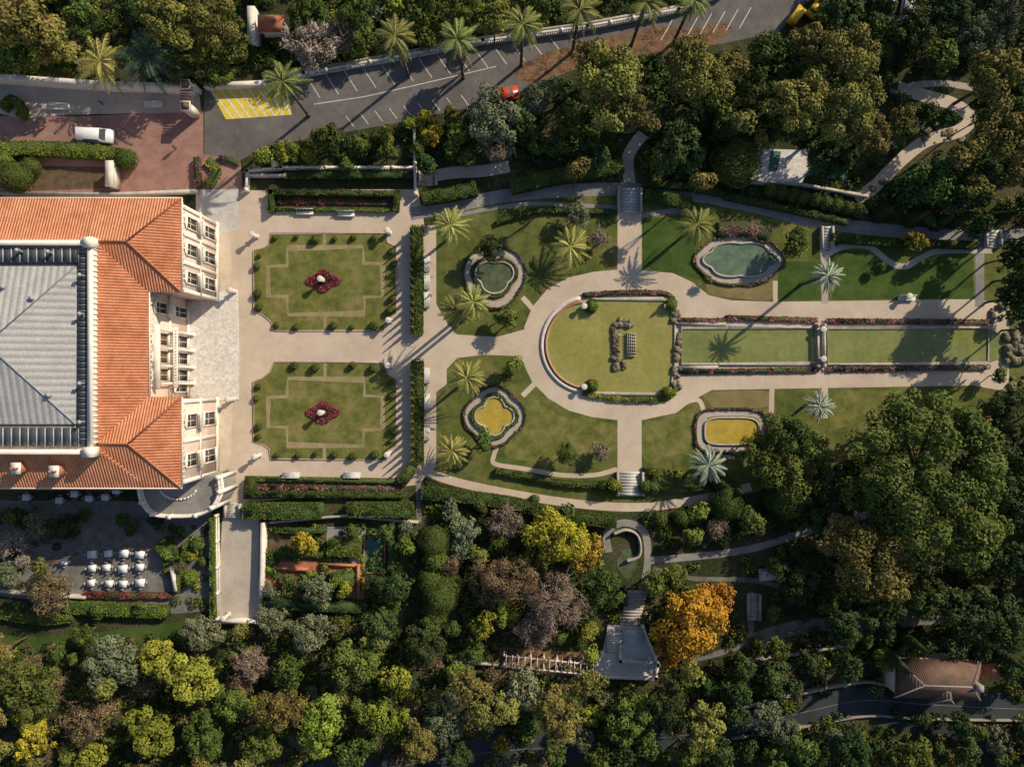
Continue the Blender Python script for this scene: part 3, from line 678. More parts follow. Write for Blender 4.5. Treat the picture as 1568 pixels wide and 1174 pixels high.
hedge('clipped_hedge',[(420,812),(498,812)],8,1.1,'hedge');hedge('clipped_hedge',[(600,800),(598,880)],10,1.2,'dark');hedge('clipped_hedge',[(425,848),(495,850)],7,.8,'hedge')
wall('terrace_wall',[(412,800),(530,790),(640,800)],3,.9,M['stone'])
HS=smooth([(932,845),(930,815),(955,800),(985,812),(992,850),(985,900),(968,950)])
ribbon('winding_stair_path',HS,11,.03,M['pathdark'],False)
wall('stair_parapet',[(940,818),(960,812),(978,822),(980,850),(960,860)],3,.9,M['stone'],True)
poly('grotto_pool',foil(960,862,16,24,4,.1),.05,M['dpool']);EXPOLY.append(foil(960,862,20,34,4,.1))
mb=MB()
for i in range(14):
    x,y=P(975-i*1.2,905+i*5); boxr(mb,x,y,3.0,.5,0,.72-.05*i)
mb.obj('stone_stairs',[M['stone']])
PL=[(930,955),(985,958),(1008,1018),(1005,1038),(908,1036),(922,1000)]
poly('belvedere_platform',PL,.3,M['bluestone'],skirt=0);EXPOLY.append(PL)
balustrade('belvedere_balustrade',[(985,960),(1008,1018),(1005,1038),(908,1036),(922,1000)],1.0,base=.3)
balustrade('belvedere_balustrade',[(950,990),(950,1012),(990,1014)],.8,base=.3)
mb=MB(); 
for k in range(7):
    a,b=P(928,965); box(mb,a,a+2.3,b-.45*k-.45,b-.45*k,.3,1.1-.1*k)
for k in range(6):
    a,b=P(952,962); box(mb,a,a+3.2,b-.35*k-.35,b-.35*k,.3,.95-.1*k)
mb.obj('platform_steps',[M['white']])
e=empty('garden_pergola'); mb=MB()
for k in range(15):
    x,y=T(775+k*9.5,1012+k*.9,2.6); boxr(mb,x,y,.1,2.0,2.5,2.62,-.05)
for dv in (-8,8):
    a=T(772,1012+dv,2.5);b=T(915,1026+dv,2.5); strip(mb,[a,b],.16,2.36,2.5)
    for k in range(8):
        p=Vector(a).lerp(Vector(b),k/7); boxr(mb,p.x,p.y,.25,.25,0,2.36)
mb.obj('pergola_frame',[M['white']],e)
mb=MB()
x0,y0=T(845,1018,2.7); k=700; p=np.stack([x0+rng.uniform(-7,7,k),y0+rng.uniform(-1.2,1.2,k),2.65+rng.uniform(-.1,.3,k)],1); p=p[np.sin(p[:,0]*1.7)+np.sin(p[:,1]*3+p[:,0])>.2]
leaves(mb,p,np.array([0,0,1.])+rng.normal(scale=.6,size=(len(p),3)),.17,rng.uniform(0,1,len(p))); mb.obj('climbing_vine',[LM['brown']],e)
poly('pergola_bed',[(765,990),(910,1000),(915,1035),(765,1030)],.02,M['redsoil']);EXPOLY.append([(765,990),(910,1000),(915,1035),(765,1030)])
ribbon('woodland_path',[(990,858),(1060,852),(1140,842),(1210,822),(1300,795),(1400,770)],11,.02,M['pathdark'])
ribbon('woodland_path',[(1000,870),(1060,885),(1150,888),(1200,900)],7,.02,M['pathwood'],exw=3)
ribbon('woodland_path',[(1140,985),(1200,965),(1260,955),(1320,958),(1420,945),(1500,950)],22,.024,M['pathwood'],exw=12)
ribbon('woodland_path',[(1150,905),(1150,950),(1140,985),(1060,1010)],9,.028,M['pathwood'],exw=3)
ribbon('woodland_path',[(640,735),(642,800)],8,.02,M['pathwood'])
wall('terrace_wall',[(1130,1015),(1200,1005),(1300,988)],3,1.0,M['stone'],True);wall('terrace_wall',[(690,1012),(765,1018)],4,1,M['stone'])
mb=MB(); x,y=P(1176,878); boxr(mb,x,y,3.0,1.8,0,.5,.1);boxr(mb,x,y,2.6,1.4,.5,.9,.1); mb.obj('stone_well_head',[M['bluestone']])
ribbon('stony_path',[(1310,305),(1340,285),(1380,245),(1420,215),(1470,200),(1485,180),(1460,160),(1420,148),(1375,135)],20,.02,M['path'])
ribbon('stony_path',[(1375,135),(1440,128),(1520,140)],10,.024,M['stone'])
rocks('path_stones',1440,205,36,14,24,.2,.6,.25);rocks('path_stones',1380,150,16,14,14,.2,.6,.25);rocks('path_stones',1350,290,16,14,10,.2,.6,.25)
PA=[(1160,228),(1236,230),(1238,262),(1228,280),(1150,276)]
poly('white_patio',PA,.03,M['terrace']);EXPOLY.append(PA)
poly('small_basin',[(1180,232),(1196,232),(1190,262),(1176,262)],.06,M['teal']);poly('small_basin',[(1238,248),(1300,256),(1296,276),(1236,270)],.05,M['teal'])
wall('patio_wall',[(1150,278),(1228,282),(1330,300)],4,1.0,M['stone'])
wall('terrace_wall',[(1290,318),(1325,318),(1328,326)],5,.6,M['white'])
ribbon('woodland_path',[(965,285),(962,240),(985,205)],18,.02,M['path2']);ribbon('woodland_path',[(640,275),(690,265),(740,262),(780,255)],18,.02,M['path2'])
stairs('garden_stairs',655,285,22,22,6,1,.04,'stone')

# ------------------------------------------------------------ villa
villa=empty('villa')
E=12.6
mb=MB()
def wallblk(x0,x1,y0,y1,z1): box(mb,x0,x1,y0,y1,0,z1,0)
wallblk(-90,-49.4,-13.6,24.5,E-.3)
wallblk(-49.4,-45.0,12.7,24.4,E-.3); wallblk(-49.4,-45.0,-13.5,-2.2,E-.3)
mb.obj('walls',[M['wall']],villa)
mb=MB()
def corn(x,y0,y1,z,d,h): box(mb,x,x+d,y0,y1,z,z+h)
for x,y0,y1 in ((-45.0,12.5,24.6),(-49.4,-2.0,12.5),(-45.0,-13.7,-2.0)):
    corn(x,y0,y1,E-.75,.35,.42); corn(x,y0,y1,6.1,.28,.35); corn(x,y0,y1,0,.2,.9); corn(x,y0,y1,5.6,.12,.3)
    n=int((y1-y0)/.7)
    for i in range(n): box(mb,x+.02,x+.42,y0+.2+i*.7,y0+.45+i*.7,E-1.05,E-.77)
for x,ys in ((-45.0,(12.75,16.6,20.5,24.15)),(-45.0,(-13.45,-7.9,-2.45))):
    for y in ys: box(mb,x,x+.16,y-.28,y+.28,.9,E-1.1)
mb.obj('cornices_and_pilasters',[M['trim']],villa)
mbg=MB();mbf=MB()
def window(x,y,z0,w,h,arch=False,g=0,balc=False):
    box(mbg,x,x+.03,y-w/2,y+w/2,z0,z0+h,g)
    for a,b in ((y-w/2-.16,y-w/2),(y+w/2,y+w/2+.16)): box(mbf,x,x+.2,a,b,z0-.1,z0+h+.1)
    box(mbf,x,x+.26,y-w/2-.25,y+w/2+.25,z0+h+.1,z0+h+.35); box(mbf,x,x+.34,y-w/2-.25,y+w/2+.25,z0-.3,z0-.1)
    box(mbf,x+.03,x+.09,y-.04,y+.04,z0,z0+h); box(mbf,x+.03,x+.085,y-w/2,y-.041,z0+h*.62,z0+h*.62+.07);box(mbf,x+.03,x+.085,y+.041,y+w/2,z0+h*.62,z0+h*.62+.07)
    if arch:
        vs=[(x+.22,y+(w/2+.1)*math.cos(t),z0+h+.1+.6*math.sin(t)+.25) for t in np.linspace(0,math.pi,9)]
        mbf.add(vs,[tuple(range(9))])
    if balc:
        box(mbf,x,x+.9,y-w/2-.4,y+w/2+.4,z0-.55,z0-.35); box(mbf,x+.8,x+.9,y-w/2-.4,y+w/2+.4,z0+.35,z0+.5)
        k=int((w+.8)/.25)
        for i in range(k): box(mbf,x+.81,x+.88,y-w/2-.36+i*.25,y-w/2-.27+i*.25,z0-.35,z0+.35)
for y in (14.7,18.6,22.3):
    window(-45.0,y,7.3,1.5,2.9,True,0,True); window(-45.0,y,1.4,1.6,3.4,True)
for y in (-10.7,-5.2):
    window(-45.0,y,7.3,1.7,2.9,True,0,True); window(-45.0,y,1.4,1.8,3.4,True)
for y in (1.2,3.7,6.2):
    window(-49.4,y,6.9,1.6,3.6,True,1); window(-49.4,y,.9,1.6,3.8,True)
for y in (10.6,):
    window(-49.4,y,7.2,1.4,2.8,True,0,True); window(-49.4,y,1.2,1.4,3.4,True)
for y in (-.6,): window(-49.4,y,1.2,1.2,3.2,True)
mbg.obj('window_glass',[M['glass'],M['loggia']],villa); mbf.obj('window_frames',[M['trim']],villa)
mb=MB()
for y in (0,2.45,4.95,7.45): lathe(mb,-48.7,y,0,[(.35,0),(.3,.4),(.22,.5),(.19,5.4),(.3,5.6),(.32,5.95)],12); lathe(mb,-48.7,y,6.1,[(.3,0),(.24,.3),(.18,.4),(.16,4.2),(.26,4.4),(.28,4.6)],12)
box(mb,-49.4,-48.2,-.6,8.1,5.95,6.1);box(mb,-49.4,-48.3,-.6,8.1,10.7,11.1)
for i in range(20): box(mb,-48.42,-48.32,-.4+i*.42,-.28+i*.42,6.1,6.9)
box(mb,-48.45,-48.28,-.5,8.0,6.9,7.02)
mb.obj('loggia_columns',[M['trim']],villa)
mb=MB()
def q(pts,m): mb.add(pts,[tuple(range(len(pts)))],m)
zi=15.0; ov=.45
xr=-49.4+ov; yn=24.5+ov; ys=-13.6-ov; xi=-54.6; yi=18.1; yj=-8.7
q([(-92,yn,E),(xr,yn,E),(xi,yi,zi),(-92,yi,zi)][::-1],1)
q([(xr,ys,E),(xr,yn,E),(xi,yi,zi),(xi,yj,zi)],0)
q([(-92,ys,E),(xr,ys,E),(xi,yj,zi),(-92,yj,zi)],1)
wx=-45+ov
def wing(y0,y1,cut):
    ym=(y0+y1)/2; rx=wx-(y1-y0)/2*.95; r=15.02
    q([(wx,y0,E),(wx,y1,E),(rx,ym,r)],0)
    q([(wx,y1,E+.01),(-56,y1,E+.01),(-56,ym,r),(rx,ym,r)],1)
    q([(-56,y0,E+.01),(wx,y0,E+.01),(rx,ym,r),(-56,ym,r)],1)
    tube(mb,(wx,y0,E+.05),(rx,ym,r+.05),.13,.13,6,2);tube(mb,(wx,y1,E+.05),(rx,ym,r+.05),.13,.13,6,2);tube(mb,(rx,ym,r+.05),(-55,ym,r+.05),.13,.13,6,2)
wing(12.3,yn+.02,0); wing(ys-.02,-1.8,0)
box(mb,-92,wx,ys,ys+.02,E-.3,E-.02,3)
for a in ((-92,wx+.1,yn,yn+.12),(-92,wx+.1,ys-.14,ys),(wx,wx+.14,12.3,yn),(wx,wx+.14,ys,-1.8),(xr,xr+.14,-1.8,12.3)): box(mb,a[0],a[1],a[2],a[3],E-.12,E+.03,3)
mb.add([(-92,ys,E-.02),(wx,ys,E-.02),(wx,-1.8,E-.02),(xr,-1.8,E-.02),(xr,12.3,E-.02),(wx,12.3,E-.02),(wx,yn,E-.02),(-92,yn,E-.02)],[(0,1,2,3,4,5,6,7)],3)
for x,y in ((-60,-11.6),(-65,-11.2)):
    box(mb,x-.5,x+.5,y-.5,y+.7,13,15.1,2);box(mb,x-.65,x+.65,y-.65,y+.85,15.1,15.25,3)
    for g in (-.3,.3): lathe(mb,x+g,y+.1,15.25,[(.14,0),(.14,.5),(.2,.55)],8,2)
mb.obj('tiled_roof',[M['tileY'],M['tileX'],M['brick'],M['trim']],villa)
mb=MB()
for a in ((xi-.55,xi+.1,yj,yi),(-92,xi+.1,yi-.1,yi+.5),(-92,xi+.1,yj-.5,yj+.1)): box(mb,a[0],a[1],a[2],a[3],14.3,16.0,0)
for i in range(38): box(mb,xi+.1,xi+.22,yj+.2+i*.7,yj+.45+i*.7,14.5,15.8,0)
box(mb,-92,xi-.55,yj+.1,yi-.1,14.6,15.1,1)
for (x,y) in ((xi-.3,yi+.2),(xi-.3,yj-.2)): boxr(mb,x,y,1.3,1.3,14.4,16.4,0,0)
for i in range(34):
    y=yj+.8+i*.76
    if y<yi-1: box(mb,xi-1.9,xi-.75,y,y+.6,15.1,15.55,3); box(mb,xi-1.95,xi-.7,y+.6,y+.72,15.1,15.62,2)
for i in range(30):
    x=-57.5-i*1.1; box(mb,x,x+.9,yi-2.3,yi-.5,15.1,15.5,3); box(mb,x,x+.9,yj+.5,yj+2.9,15.1,15.5,3); box(mb,x+.9,x+1.0,yi-2.3,yi-.5,15.1,15.6,2);box(mb,x+.9,x+1.0,yj+.5,yj+2.9,15.1,15.6,2)
for (x,y) in ((xi-1.3,14),(xi-1.3,9),(xi-1.3,0),(xi-1.3,-5),(-60,17),(-64,17.2)): lathe(mb,x,y,15.5,[(.2,0),(.2,.9),(.32,.95),(.1,1.2)],8,2)
bx=-57.0; y0=-5.3; y1=15.3; ym=5.0; za=17.6; ax=-67
def q2(p,m): mb.add(p,[tuple(range(len(p)))],m)
box(mb,-92,bx,y0,y1,15.1,15.35,2)
q2([(bx,y0,15.4),(bx,y1,15.4),(ax,ym,za)],4)
q2([(bx,y1,15.4),(-92,y1,15.4),(-92,ym,za),(ax,ym,za)],5)
q2([(-92,y0,15.4),(bx,y0,15.4),(ax,ym,za),(-92,ym,za)],5)
for yy in (y0,y1): tube(mb,(bx,yy,15.42),(ax,ym,za+.03),.1,.1,5,2)
for (x,y,z) in ((-62,11,16.35),(-60,-1.5,16.2),(-66,12.5,16.1)): boxr(mb,x,y,.5,.5,z-.3,z+.4,0,2)
mb.obj('zinc_roof_and_parapet',[M['trim'],M['stone'],flat('zinc_trim',(.3,.31,.33),.5),M['skyl'],M['zincY'],M['zincX']],villa)
mb=MB(); B=[T(u,v,5.5) for u,v in [(214,742),(220,768),(236,786),(262,790),(302,788),(326,776),(338,752),(336,730),(300,728)]]
Bs=smooth(B[:8],False,4)
addpoly(mb,Bs+[B[8]],5.3,1,0); strip(mb,Bs,.3,6.05,6.2,0); strip(mb,Bs,.5,5.0,5.35,0)
for i,p in enumerate(Bs): boxr(mb,p[0],p[1],.16,.16,5.35,6.05,0,0)
cx,cy=T(272,752,5.6)
for p in B[:8]: boxr(mb,p[0],p[1],.55,.55,0,6.35,0,0)
for i in range(12):
    a=math.pi+.3+i*(math.pi-.6)/11; boxr(mb,cx+2.6*math.cos(a),cy+.4+1.6*math.sin(a),.5,.25,5.31,5.5,a+math.pi/2,0)
mb.obj('bow_terrace',[M['trim'],M['pathdark'] ],villa)
mb=MB(); box(mb,-84,-54.5,-15.6,-13.8,0,4.0,0); box(mb,-84,-54.5,-15.7,-13.7,4.0,4.15,1)
mb.obj('lower_annex',[M['wall'],M['darktile']],villa)

h=empty('tiled_house'); mb=MB()
def hiproof(mb,cx,cy,sx,sy,z0,z1,rot,mt,mw,inset=.45,mr=None):
    boxr(mb,cx,cy,sx-.8,sy-.8,0,z0,rot,mw); c,s=math.cos(rot),math.sin(rot)
    L=[(-sx/2,-sy/2,z0),(sx/2,-sy/2,z0),(sx/2,sy/2,z0),(-sx/2,sy/2,z0),(-(sx/2-sy*inset),0,z1),((sx/2-sy*inset),0,z1)]
    W=[(cx+x*c-y*s,cy+x*s+y*c,z) for x,y,z in L]
    mb.add(W,[(0,1,5,4),(2,3,4,5),(1,2,5),(3,0,4),(3,2,1,0)],mt)
    if mr is not None:
        for a,b in ((0,4),(3,4),(1,5),(2,5),(4,5)): tube(mb,W[a],W[b],.11,.11,5,mr)
x,y=T(1440,1042,5); hiproof(mb,x,y,12.6,5.8,4.4,6.8,-.03,0,1,.5,2)
x,y=T(1447,1060,5); hiproof(mb,x,y,4,3.6,4.2,6.2,math.pi/2,0,1,.45,2)
x,y=T(1495,1050,6); boxr(mb,x,y,.9,.9,4,7,0,2); x,y=T(1524,1028,4); boxr(mb,x,y,1.4,2.4,0,4,0,3)
mb.obj('roof_and_walls',[M['darktile'],M['wall'],M['pathdark'],M['brick']],h)
EXPOLY.append([(1372,1012),(1520,1012),(1525,1075),(1372,1075)])
mb=MB(); x,y=T(412,32,4); hiproof(mb,x,y,4,2.6,3.2,4.2,0,0,1); x,y=T(384,35,3); boxr(mb,x,y,1.1,5,0,3,0,1); mb.obj('small_tiled_house',[M['brick'],M['white']])
EXPOLY.append([(375,10),(435,10),(435,52),(375,62)])

# ------------------------------------------------------------ vehicles
def car(u,v,rot,paint,name,L=4.5,W=1.85,Ht=1.5,van=False):
    x,y=P(u,v); e=empty(name,(x,y,0)); e.rotation_euler=(0,0,rot)
    prof=[(-.5,.28),(-.5,.54),(-.46,.62),(-.36,.66),(-.27,.97),(.12,1.0),(.27,.68),(.45,.6),(.5,.45),(.5,.28)] if not van else [(-.5,.25),(-.5,.95),(-.47,1.0),(.2,1.0),(.33,.66),(.46,.58),(.5,.42),(.5,.25)]
    mb=MB();n=len(prof);vs=[]
    for sg in (-1,1):
        for a,b in prof:
            k=.84 if b>.7 else 1
            vs.append((a*L,sg*W/2*k,b*Ht))
    fs=[(i,(i+1)%n,n+(i+1)%n,n+i) for i in range(n)]+[tuple(range(n))[::-1],tuple(range(n,2*n))]
    mb.add(vs,fs,0); mb.obj('body',[paint],e)
    mb=MB()
    if not van:
        for (a,b) in (((.13,.985),(.265,.70)),((-.28,.95),(-.355,.68))):
            mb.add([(a[0]*L+.02,-W*.38,a[1]*Ht+.03),(b[0]*L+.02,-W*.45,b[1]*Ht+.03),(b[0]*L+.02,W*.45,b[1]*Ht+.03),(a[0]*L+.02,W*.38,a[1]*Ht+.03)],[(0,1,2,3)])
    else:
        mb.add([(.205*L+.02,-W*.38,.99*Ht+.02),(.325*L+.02,-W*.45,.69*Ht+.02),(.325*L+.02,W*.45,.69*Ht+.02),(.205*L+.02,W*.38,.99*Ht+.02)],[(0,1,2,3)])
    for sg in (-1,1): mb.add([(-.26*L,sg*(W*.43+.03),.93*Ht),(.12*L,sg*(W*.43+.03),.93*Ht),(.22*L,sg*(W*.5+.01),.72*Ht),(-.33*L,sg*(W*.5+.01),.72*Ht)],[(0,1,2,3)])
    mb.obj('windows',[M['glass']],e)
    mb=MB()
    for a in (-.32,.32):
        for sg in (-1,1): tube(mb,(a*L,sg*(W/2-.2),.32),(a*L,sg*(W/2+.02),.32),.33,.33,12)
    mb.obj('wheels',[M['tyre']],e)
car(152,211,-.05,M['vanp'],'parked_van',5.2,2.0,1.9,True);car(775,148,.25,M['red'],'parked_car',4.0)
car(1358,12,1.4,M['dkp'],'parked_car');car(1386,14,1.4,M['vanp'],'parked_car');car(1217,28,.9,M['yel'],'yellow_utility_vehicle',3.2,1.5,1.7,True)
car(1244,18,.9,M['yel'],'yellow_utility_vehicle',2.8,1.4,1.6)
def person(u,v,shirt,rot=0,step=.2):
    x,y=P(u,v); me=bpy.data.meshes.new('person')
    V=[(0,0,.95),(0,0,1.2),(0,0,1.42),(0,0,1.55),(0,0,1.68),(0,.1,.92),(.5*step,.1,.5),(.6*step,.1,.08),(.6*step+.16,.1,.04),(0,-.1,.92),(-.3*step,-.1,.5),(-.8*step,-.1,.08),(-.8*step+.16,-.1,.04),(0,.2,1.4),(-.05,.26,1.12),(.08,.27,.88),(0,-.2,1.4),(.05,-.26,1.12),(.15,-.27,.88)]
    Ed=[(0,1),(1,2),(2,3),(3,4),(0,5),(5,6),(6,7),(7,8),(0,9),(9,10),(10,11),(11,12),(2,13),(13,14),(14,15),(2,16),(16,17),(17,18)]
    Rr=[.14,.13,.14,.06,.1,.1,.065,.045,.04,.1,.065,.045,.04,.06,.045,.035,.06,.045,.035]
    me.from_pydata(V,Ed,[]); o=bpy.data.objects.new('person',me); COL.objects.link(o); o.location=(x,y,.02); o.rotation_euler=(0,0,rot)
    o.modifiers.new('skin','SKIN')
    for i,r in enumerate(Rr): me.skin_vertices[0].data[i].radius=(r,r)
    me.skin_vertices[0].data[0].use_root=True
    o.modifiers.new('sub','SUBSURF').levels=1
    m,nt,b=newmat('person_clothes'); tc=nt.nodes.new('ShaderNodeTexCoord'); sp=nt.nodes.new('ShaderNodeSeparateXYZ'); nt.links.new(tc.outputs['Object'],sp.inputs[0])
    dv=nt.nodes.new('ShaderNodeMath'); dv.operation='DIVIDE'; dv.inputs[1].default_value=2; nt.links.new(sp.outputs[2],dv.inputs[0])
    nt.links.new(ramp(nt,dv.outputs[0],[(0,(.03,.03,.03)),(.05,(.04,.05,.08)),(.48,shirt),(.755,(.4,.22,.15)),(.85,(.05,.03,.02))],'CONSTANT'),b.inputs['Base Color'])
    me.materials.append(m)
for a in [(270,228,(.03,.03,.04),.6),(603,100,(.02,.4,.12),1.2),(660,452,(.5,.5,.5),2),(158,160,(.2,.05,.05),1),(350,720,(.3,.1,.1),1.5),(1015,470,(.6,.6,.6),0)]: person(*a)

# ------------------------------------------------------------ trees
TL="""pine 35 28 45;pine 80 70 34;oak 30 85 30;pine 250 25 42;pine 322 25 48;dark 195 10 32;oak 300 70 34;oak 355 75 28;grey 475 68 42;grey 520 62 28;oak 480 20 32;oak 540 18 34;oak 558 60 24;oak 640 12 30;oak 655 55 22;oak 705 12 32;pine 755 25 28;oak 840 5 24;olive 570 25 18;oak 120 25 30;
pine 935 128 62;pine 905 95 36;pine 965 170 40;pine 1070 118 48;pine 1050 80 30;oak 1180 95 44;oak 1160 140 36;pine 1295 95 58;pine 1300 165 55;pine 1225 155 44;pine 1250 70 38;pine 1335 205 36;dark 1400 45 36;oak 1440 90 30;olive 1500 60 38;pine 1530 115 46;pine 1545 205 42;dark 1500 275 36;oak 1430 272 40;dark 1465 290 38;pine 1385 178 20;dark 1040 225 42;dark 1015 180 30;oak 1105 165 28;olive 755 178 44;olive 822 150 32;pinkb 760 225 30;dark 800 190 28;dark 1290 10 36;oak 1345 38 20;dark 1450 15 36;olive 1545 20 38;oak 1515 140 18;dark 1395 295 28;pine 1500 285 22;dark 1300 235 20;oak 1200 190 28;dark 1110 205 26;oak 870 190 26;oak 900 215 22;oak 850 225 20;dark 920 240 18;yellow 650 178 14;yg 625 188 12;oak 690 178 16;oak 505 213 28;oak 550 222 18;yg 440 232 20;yg 405 238 16;yg 475 240 15;oak 590 232 18;yg 590 205 14;oak 530 250 14;yg 700 205 20;yellow 660 208 20;oak 640 225 14;oak 720 240 16;oak 690 232 16;
dark 750 380 22;oak 780 490 18;oak 765 488 12;oak 785 560 18;oak 775 575 12;pinkb 920 368 18;olive 885 328 22;oak 1218 372 24;yg 1220 385 14;yellow 1402 370 20;oak 1395 380 15;oak 740 676 18;oak 868 695 20;pinkb 920 690 18;oak 1085 430 9;yg 940 742 12;oak 1350 410 9;oak 665 335 10;
oak 1165 690 34;oak 1205 665 42;oak 1245 690 36;oak 1210 730 40;oak 1180 720 30;oak 1425 735 140;pine 1330 855 58;pine 1290 820 34;pine 1370 885 34;orange 1062 955 62;orange 1090 920 36;orange 1030 985 36;yellow 855 825 50;yellow 895 845 30;yellow 825 815 26;pinkb 770 798 30;olive 712 812 22;olive 690 780 16;olive 705 840 18;brown 780 885 48;pinkb 850 930 52;pinkb 820 965 34;brown 745 900 28;oak 925 905 34;oak 900 935 22;yg 740 955 22;yg 900 968 16;olive 487 905 26;yellow 465 830 24;yg 620 835 16;olive 478 968 36;olive 308 968 34;olive 170 1015 44;oak 45 1055 46;yellow 55 1130 34;yg 240 1005 34;yg 285 1040 44;oak 350 1075 34;brown 130 1105 42;yg 225 1120 40;oak 310 1125 38;pinkb 385 1020 34;brown 370 1050 26;pine 430 1085 36;oak 540 1010 42;yg 495 1112 44;yg 590 1095 36;yg 605 1040 26;dark 650 990 32;olive 680 1105 40;pine 720 1050 28;yg 700 1025 18;pine 755 1085 34;olive 800 1055 30;yellow 768 1140 18;pine 855 1095 40;pine 900 1050 26;olive 890 1130 24;oak 960 1100 40;dark 1020 1075 38;pine 1080 1110 34;olive 1175 1095 30;olive 1200 1120 26;dark 950 1155 28;dark 1300 1155 40;oak 1400 1160 36;dark 1290 960 36;dark 1220 895 36;yg 1355 1010 20;dark 1480 935 46;dark 1530 960 44;dark 1560 860 40;dark 1240 1010 26;brown 75 905 40;grey 18 835 26;grey 35 855 16;dark 100 808 24;oak 200 812 14;oak 655 960 20;yg 35 1100 24;brown 80 1050 26;brown 40 1020 22;oak 1000 890 26;oak 1030 885 24;yg 905 1000 16;brown 1030 1110 24;oak 440 1030 30;dark 580 960 30;oak 130 970 20;pine 640 1140 34;oak 400 1140 34;oak 540 1150 30;yg 140 1160 26;olive 1530 1135 26;olive 1280 1135 24;pinkb 1100 810 22;oak 1150 800 24;oak 1060 820 18;brown 690 860 22;olive 620 810 14;oak 870 780 14;dark 610 900 26;dark 580 890 22;oak 990 1140 26;dark 1130 1060 26;dark 1350 930 36;dark 1420 920 40;dark 1100 1150 26;oak 730 1000 18;dark 1250 790 30;
oak 540 812 14;oak 440 890 12;yg 528 905 14;oak 590 815 14;olive 415 905 14;dark 1540 620 34;dark 1555 480 16;oak 1530 575 14;oak 520 960 20;dark 1410 985 24;dark 1460 985 28;oak 1390 1000 18;dark 1500 1000 22;dark 1180 1030 28;dark 1215 1050 20;dark 1300 1020 26;olive 60 800 22;oak 20 790 16;oak 130 790 13;oak 185 795 12;dark 240 800 15;olive 10 880 20;oak 300 830 12;oak 255 850 12;brown 275 870 11;oak 215 930 12;oak 150 940 13;pine 60 870 16;oak 920 1155 26;oak 850 1150 24;dark 700 1155 26;oak 1050 1150 26;oak 1230 1150 28;dark 1190 1060 16"""
for it in TL.replace('\n','').split(';'):
    sp,u,v,r=it.split(); tree(sp,float(u),float(v),float(r))
tree('dark',1560,455,30,1.7);tree('dark',1555,392,28,1.7);tree('oak',1575,420,30,1.8);tree('dark',1500,345,22,1.6);tree('dark',1590,500,30,1.8)
for a in [(155,95,38,5,'palmy'),(225,88,44,6,'palmd'),(433,125,29,12),(605,55,30,12),(700,60,28,12),(800,38,30,12),(888,15,32,12),(990,4,28,12),(1062,0,24,12),
          (690,345,26,6,'palmy'),(873,378,30,3,'palmy'),(1068,343,26,6),(692,690,24,3,'palmy'),(715,578,21,6,'palmy'),(700,475,25,8,'palmy'),(725,462,23,10,'palmy')]:
    palm(*a)
for u,v,r,hh in [(1267,422,21,9),(1255,622,20,5),(1085,712,27,4)]: palm(u,v,r,hh,'palms')
for u,v,r,l in [(1130,246,36,'hedge'),(1115,770,26,'hedge'),(1045,793,14,'hedge'),(1010,795,13,'hedge'),(1210,762,34,'hedge'),(735,772,11,'hedge'),(818,765,8,'hedge'),(665,830,24,'hedge'),(668,855,20,'hedgeb'),(660,890,20,'hedge'),(675,915,28,'hedge'),(665,940,20,'hedge'),(690,900,20,'hedge'),(740,778,9,'hedge'),(290,885,12,'hedgeb'),(290,850,10,'flowy'),(310,860,8,'hedge'),(1160,985,10,'hedge')]: ball(u,v,r,l,'round_shrub')
for u,v,hh in [(1375,1015,9),(1120,200,9),(1410,330,5),(1450,335,5),(1480,330,5),(1545,1010,9),(1400,985,9),(1105,742,5),(1130,752,5),(1360,322,5),(1540,330,7),(1130,180,9)]: cone(u,v,13,hh,'dark','cypress_tree')

def inpoly(x,y,poly):
    poly=np.asarray(poly); r=np.zeros(x.shape,bool); n=len(poly); j=n-1
    for i in range(n):
        xi_,yi_=poly[i]; xj,yj_=poly[j]
        c=((yi_>y)!=(yj_>y))&(x<(xj-xi_)*(y-yi_)/((yj_-yi_) if yj_!=yi_ else 1e-9)+xi_); r^=c; j=i
    return r
def distl(x,y,p):
    d=np.full(x.shape,1e9)
    for a,b in zip(p[:-1],p[1:]):
        ab=b-a; L=ab@ab+1e-9; t=np.clip(((x-a[0])*ab[0]+(y-a[1])*ab[1])/L,0,1); d=np.minimum(d,np.hypot(x-a[0]-t*ab[0],y-a[1]-t*ab[1]))
    return d
def blocked(x,y,m):
    b=np.zeros(x.shape,bool)
    for p in EXPOLY:
        b|=inpoly(x,y,p)
        p=np.array(list(p)+[p[0]])
        b|=distl(x,y,p)<m
    for p,w in PATHS: b|=distl(x,y,p)<w/2+m
    return b
A_=[(-80,-60),(1100,-60),(1040,5),(900,30),(740,53),(600,79),(465,103),(400,114),(300,120),(0,104),(-80,104)]
B_=[(372,250),(400,230),(470,216),(600,196),(700,171),(850,128),(950,92),(1110,76),(1250,40),(1260,-60),(1660,-60),(1660,345),(1340,338),(1240,322),(1150,300),(1050,280),(960,275),(870,272),(780,278),(650,292),(640,245),(400,252)]
C_=[(410,930),(640,930),(650,765),(780,785),(950,810),(990,780),(1150,765),(1250,720),(1568,600),(1660,600),(1660,1250),(-80,1250),(-80,1000),(330,965),(400,960)]
D_=[(405,800),(640,800),(640,930),(405,930)]
cnt=0
pl={'A':['oak','oak','pine','oak','yg'],'B':['dark','oak','oak','pine'],'C':['oak','dark','oak','yg','olive','pine','oak','brown','pine']}
